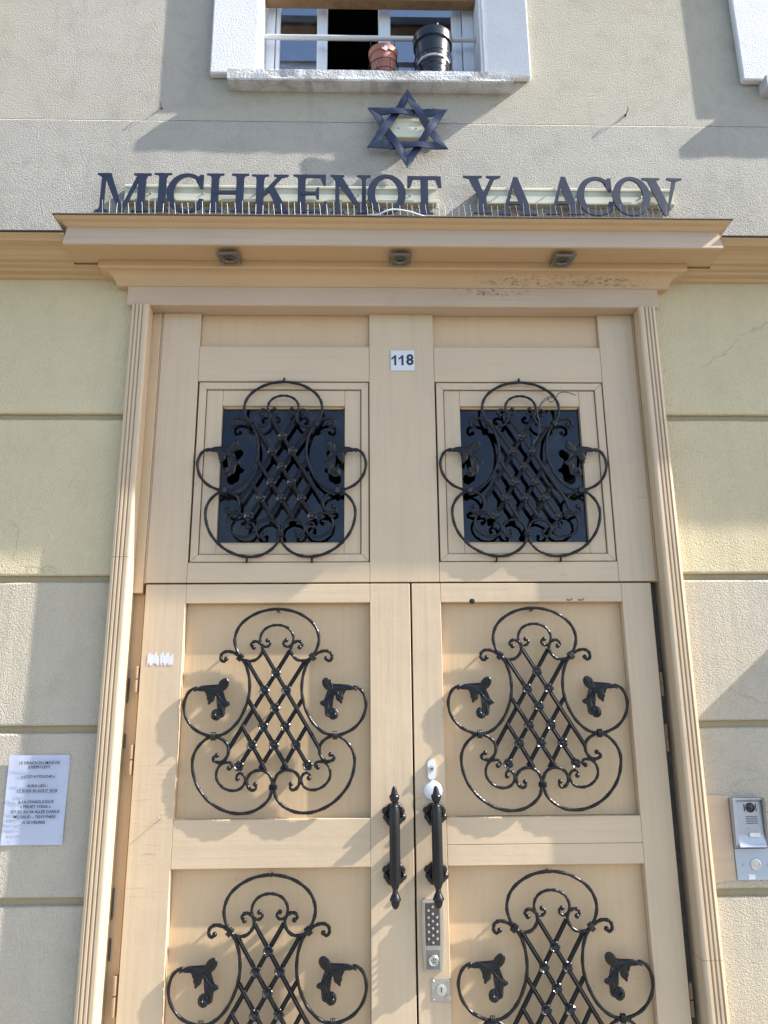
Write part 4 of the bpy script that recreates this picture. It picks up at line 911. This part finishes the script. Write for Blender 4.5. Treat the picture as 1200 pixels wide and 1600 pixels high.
for k in range(5): obj('speaker_slot', B(1.172, 1.214, -0.0196, -0.0182, 1.2505-k*0.0058, 1.2523-k*0.0058), M['black'], fb)
obj('name_ridge', B(1.176, 1.217, -0.0235, -0.0185, 1.2115, 1.2150, bev=0.0008), M['steel'], fb)
obj('call_button', B(1.177, 1.216, -0.0265, -0.0195, 1.183, 1.198, bev=0.002), M['whitepl'], fb)
pl = thing('call_plate', 'flat grey plate with a round push button under the intercom', 'push button', (1.19, 0, 1.04))
obj('plate', B(1.1245, 1.2780, -0.009, -0.0003, 1.042, 1.1440, bev=0.001), M['plate'], pl)
bm = bmesh.new(); lathe(bm, [(0.0185, -0.0092), (0.0185, -0.0115), (0.0155, -0.0125), (0.0145, -0.0110), (0.0120, -0.0105), (0.0008, -0.0128)], (1.1925, 0, 1.092), axis='y', seg=28); obj('push_button', bm, M['steel'], pl, True)
for x in (1.149, 1.236):
    bm = bmesh.new(); lathe(bm, [(0.0038, -0.0092), (0.0030, -0.0108), (0.0005, -0.0110)], (x, 0, 1.091), axis='y', seg=12); obj('screw', bm, M['lockmetal'], pl)
bm = bmesh.new(); prism(bm, [(1.162,1.044),(1.186,1.044),(1.187,1.060),(1.163,1.061)], -0.0102, -0.0095); obj('worn_label', bm, M['whitepl'], pl)
# plaster patch the intercom sits on
bm = bmesh.new(); prism(bm, [(1.0325,1.034),(1.072,1.034),(1.084,1.040),(1.122,1.040),(1.122,1.32),(1.0325,1.325)], -0.004, -0.0005); pp = obj('plaster_patch', bm, M['frieze'], None)
tag(pp, 'smooth plaster strip between the casing and the intercom', 'plaster patch')
# unseen grey box, added to cast the slanting shade on the right wall
cb = thing('shade_box', 'added unseen grey box that casts shade on the wall by the intercom', 'shade caster', (1.95, 0, 1.66))
obj('shade_box_body', B(1.79, 2.30, -0.120, -0.0005, 1.66, 2.22, bev=0.004), M['alu'], cb)
obj('shade_box_front', B(1.80, 2.29, -0.126, -0.1205, 1.67, 2.21, bev=0.002), M['plate'], cb)


# unseen upright board on brackets, added to shade the window's right surround
bn = thing('shade_strip', 'added unseen upright board that shades the right surround of the window above the door', 'banner', (1.11, -0.134, 4.93))
obj('shade_strip_board', B(1.012, 1.214, -0.136, -0.133, 4.93, 6.35), M['plate'], bn)
for z in (5.62, 6.30):
    bm = bmesh.new(); tube(bm, [(1.11, 0.0, z), (1.11, -0.1325, z)], 0.008, 8); obj('shade_strip_bracket', bm, M['iron'], bn)
    bm = bmesh.new(); tube(bm, [(1.005, -0.1275, z), (1.221, -0.1275, z)], 0.0045, 8); obj('shade_strip_bracket', bm, M['iron'], bn)
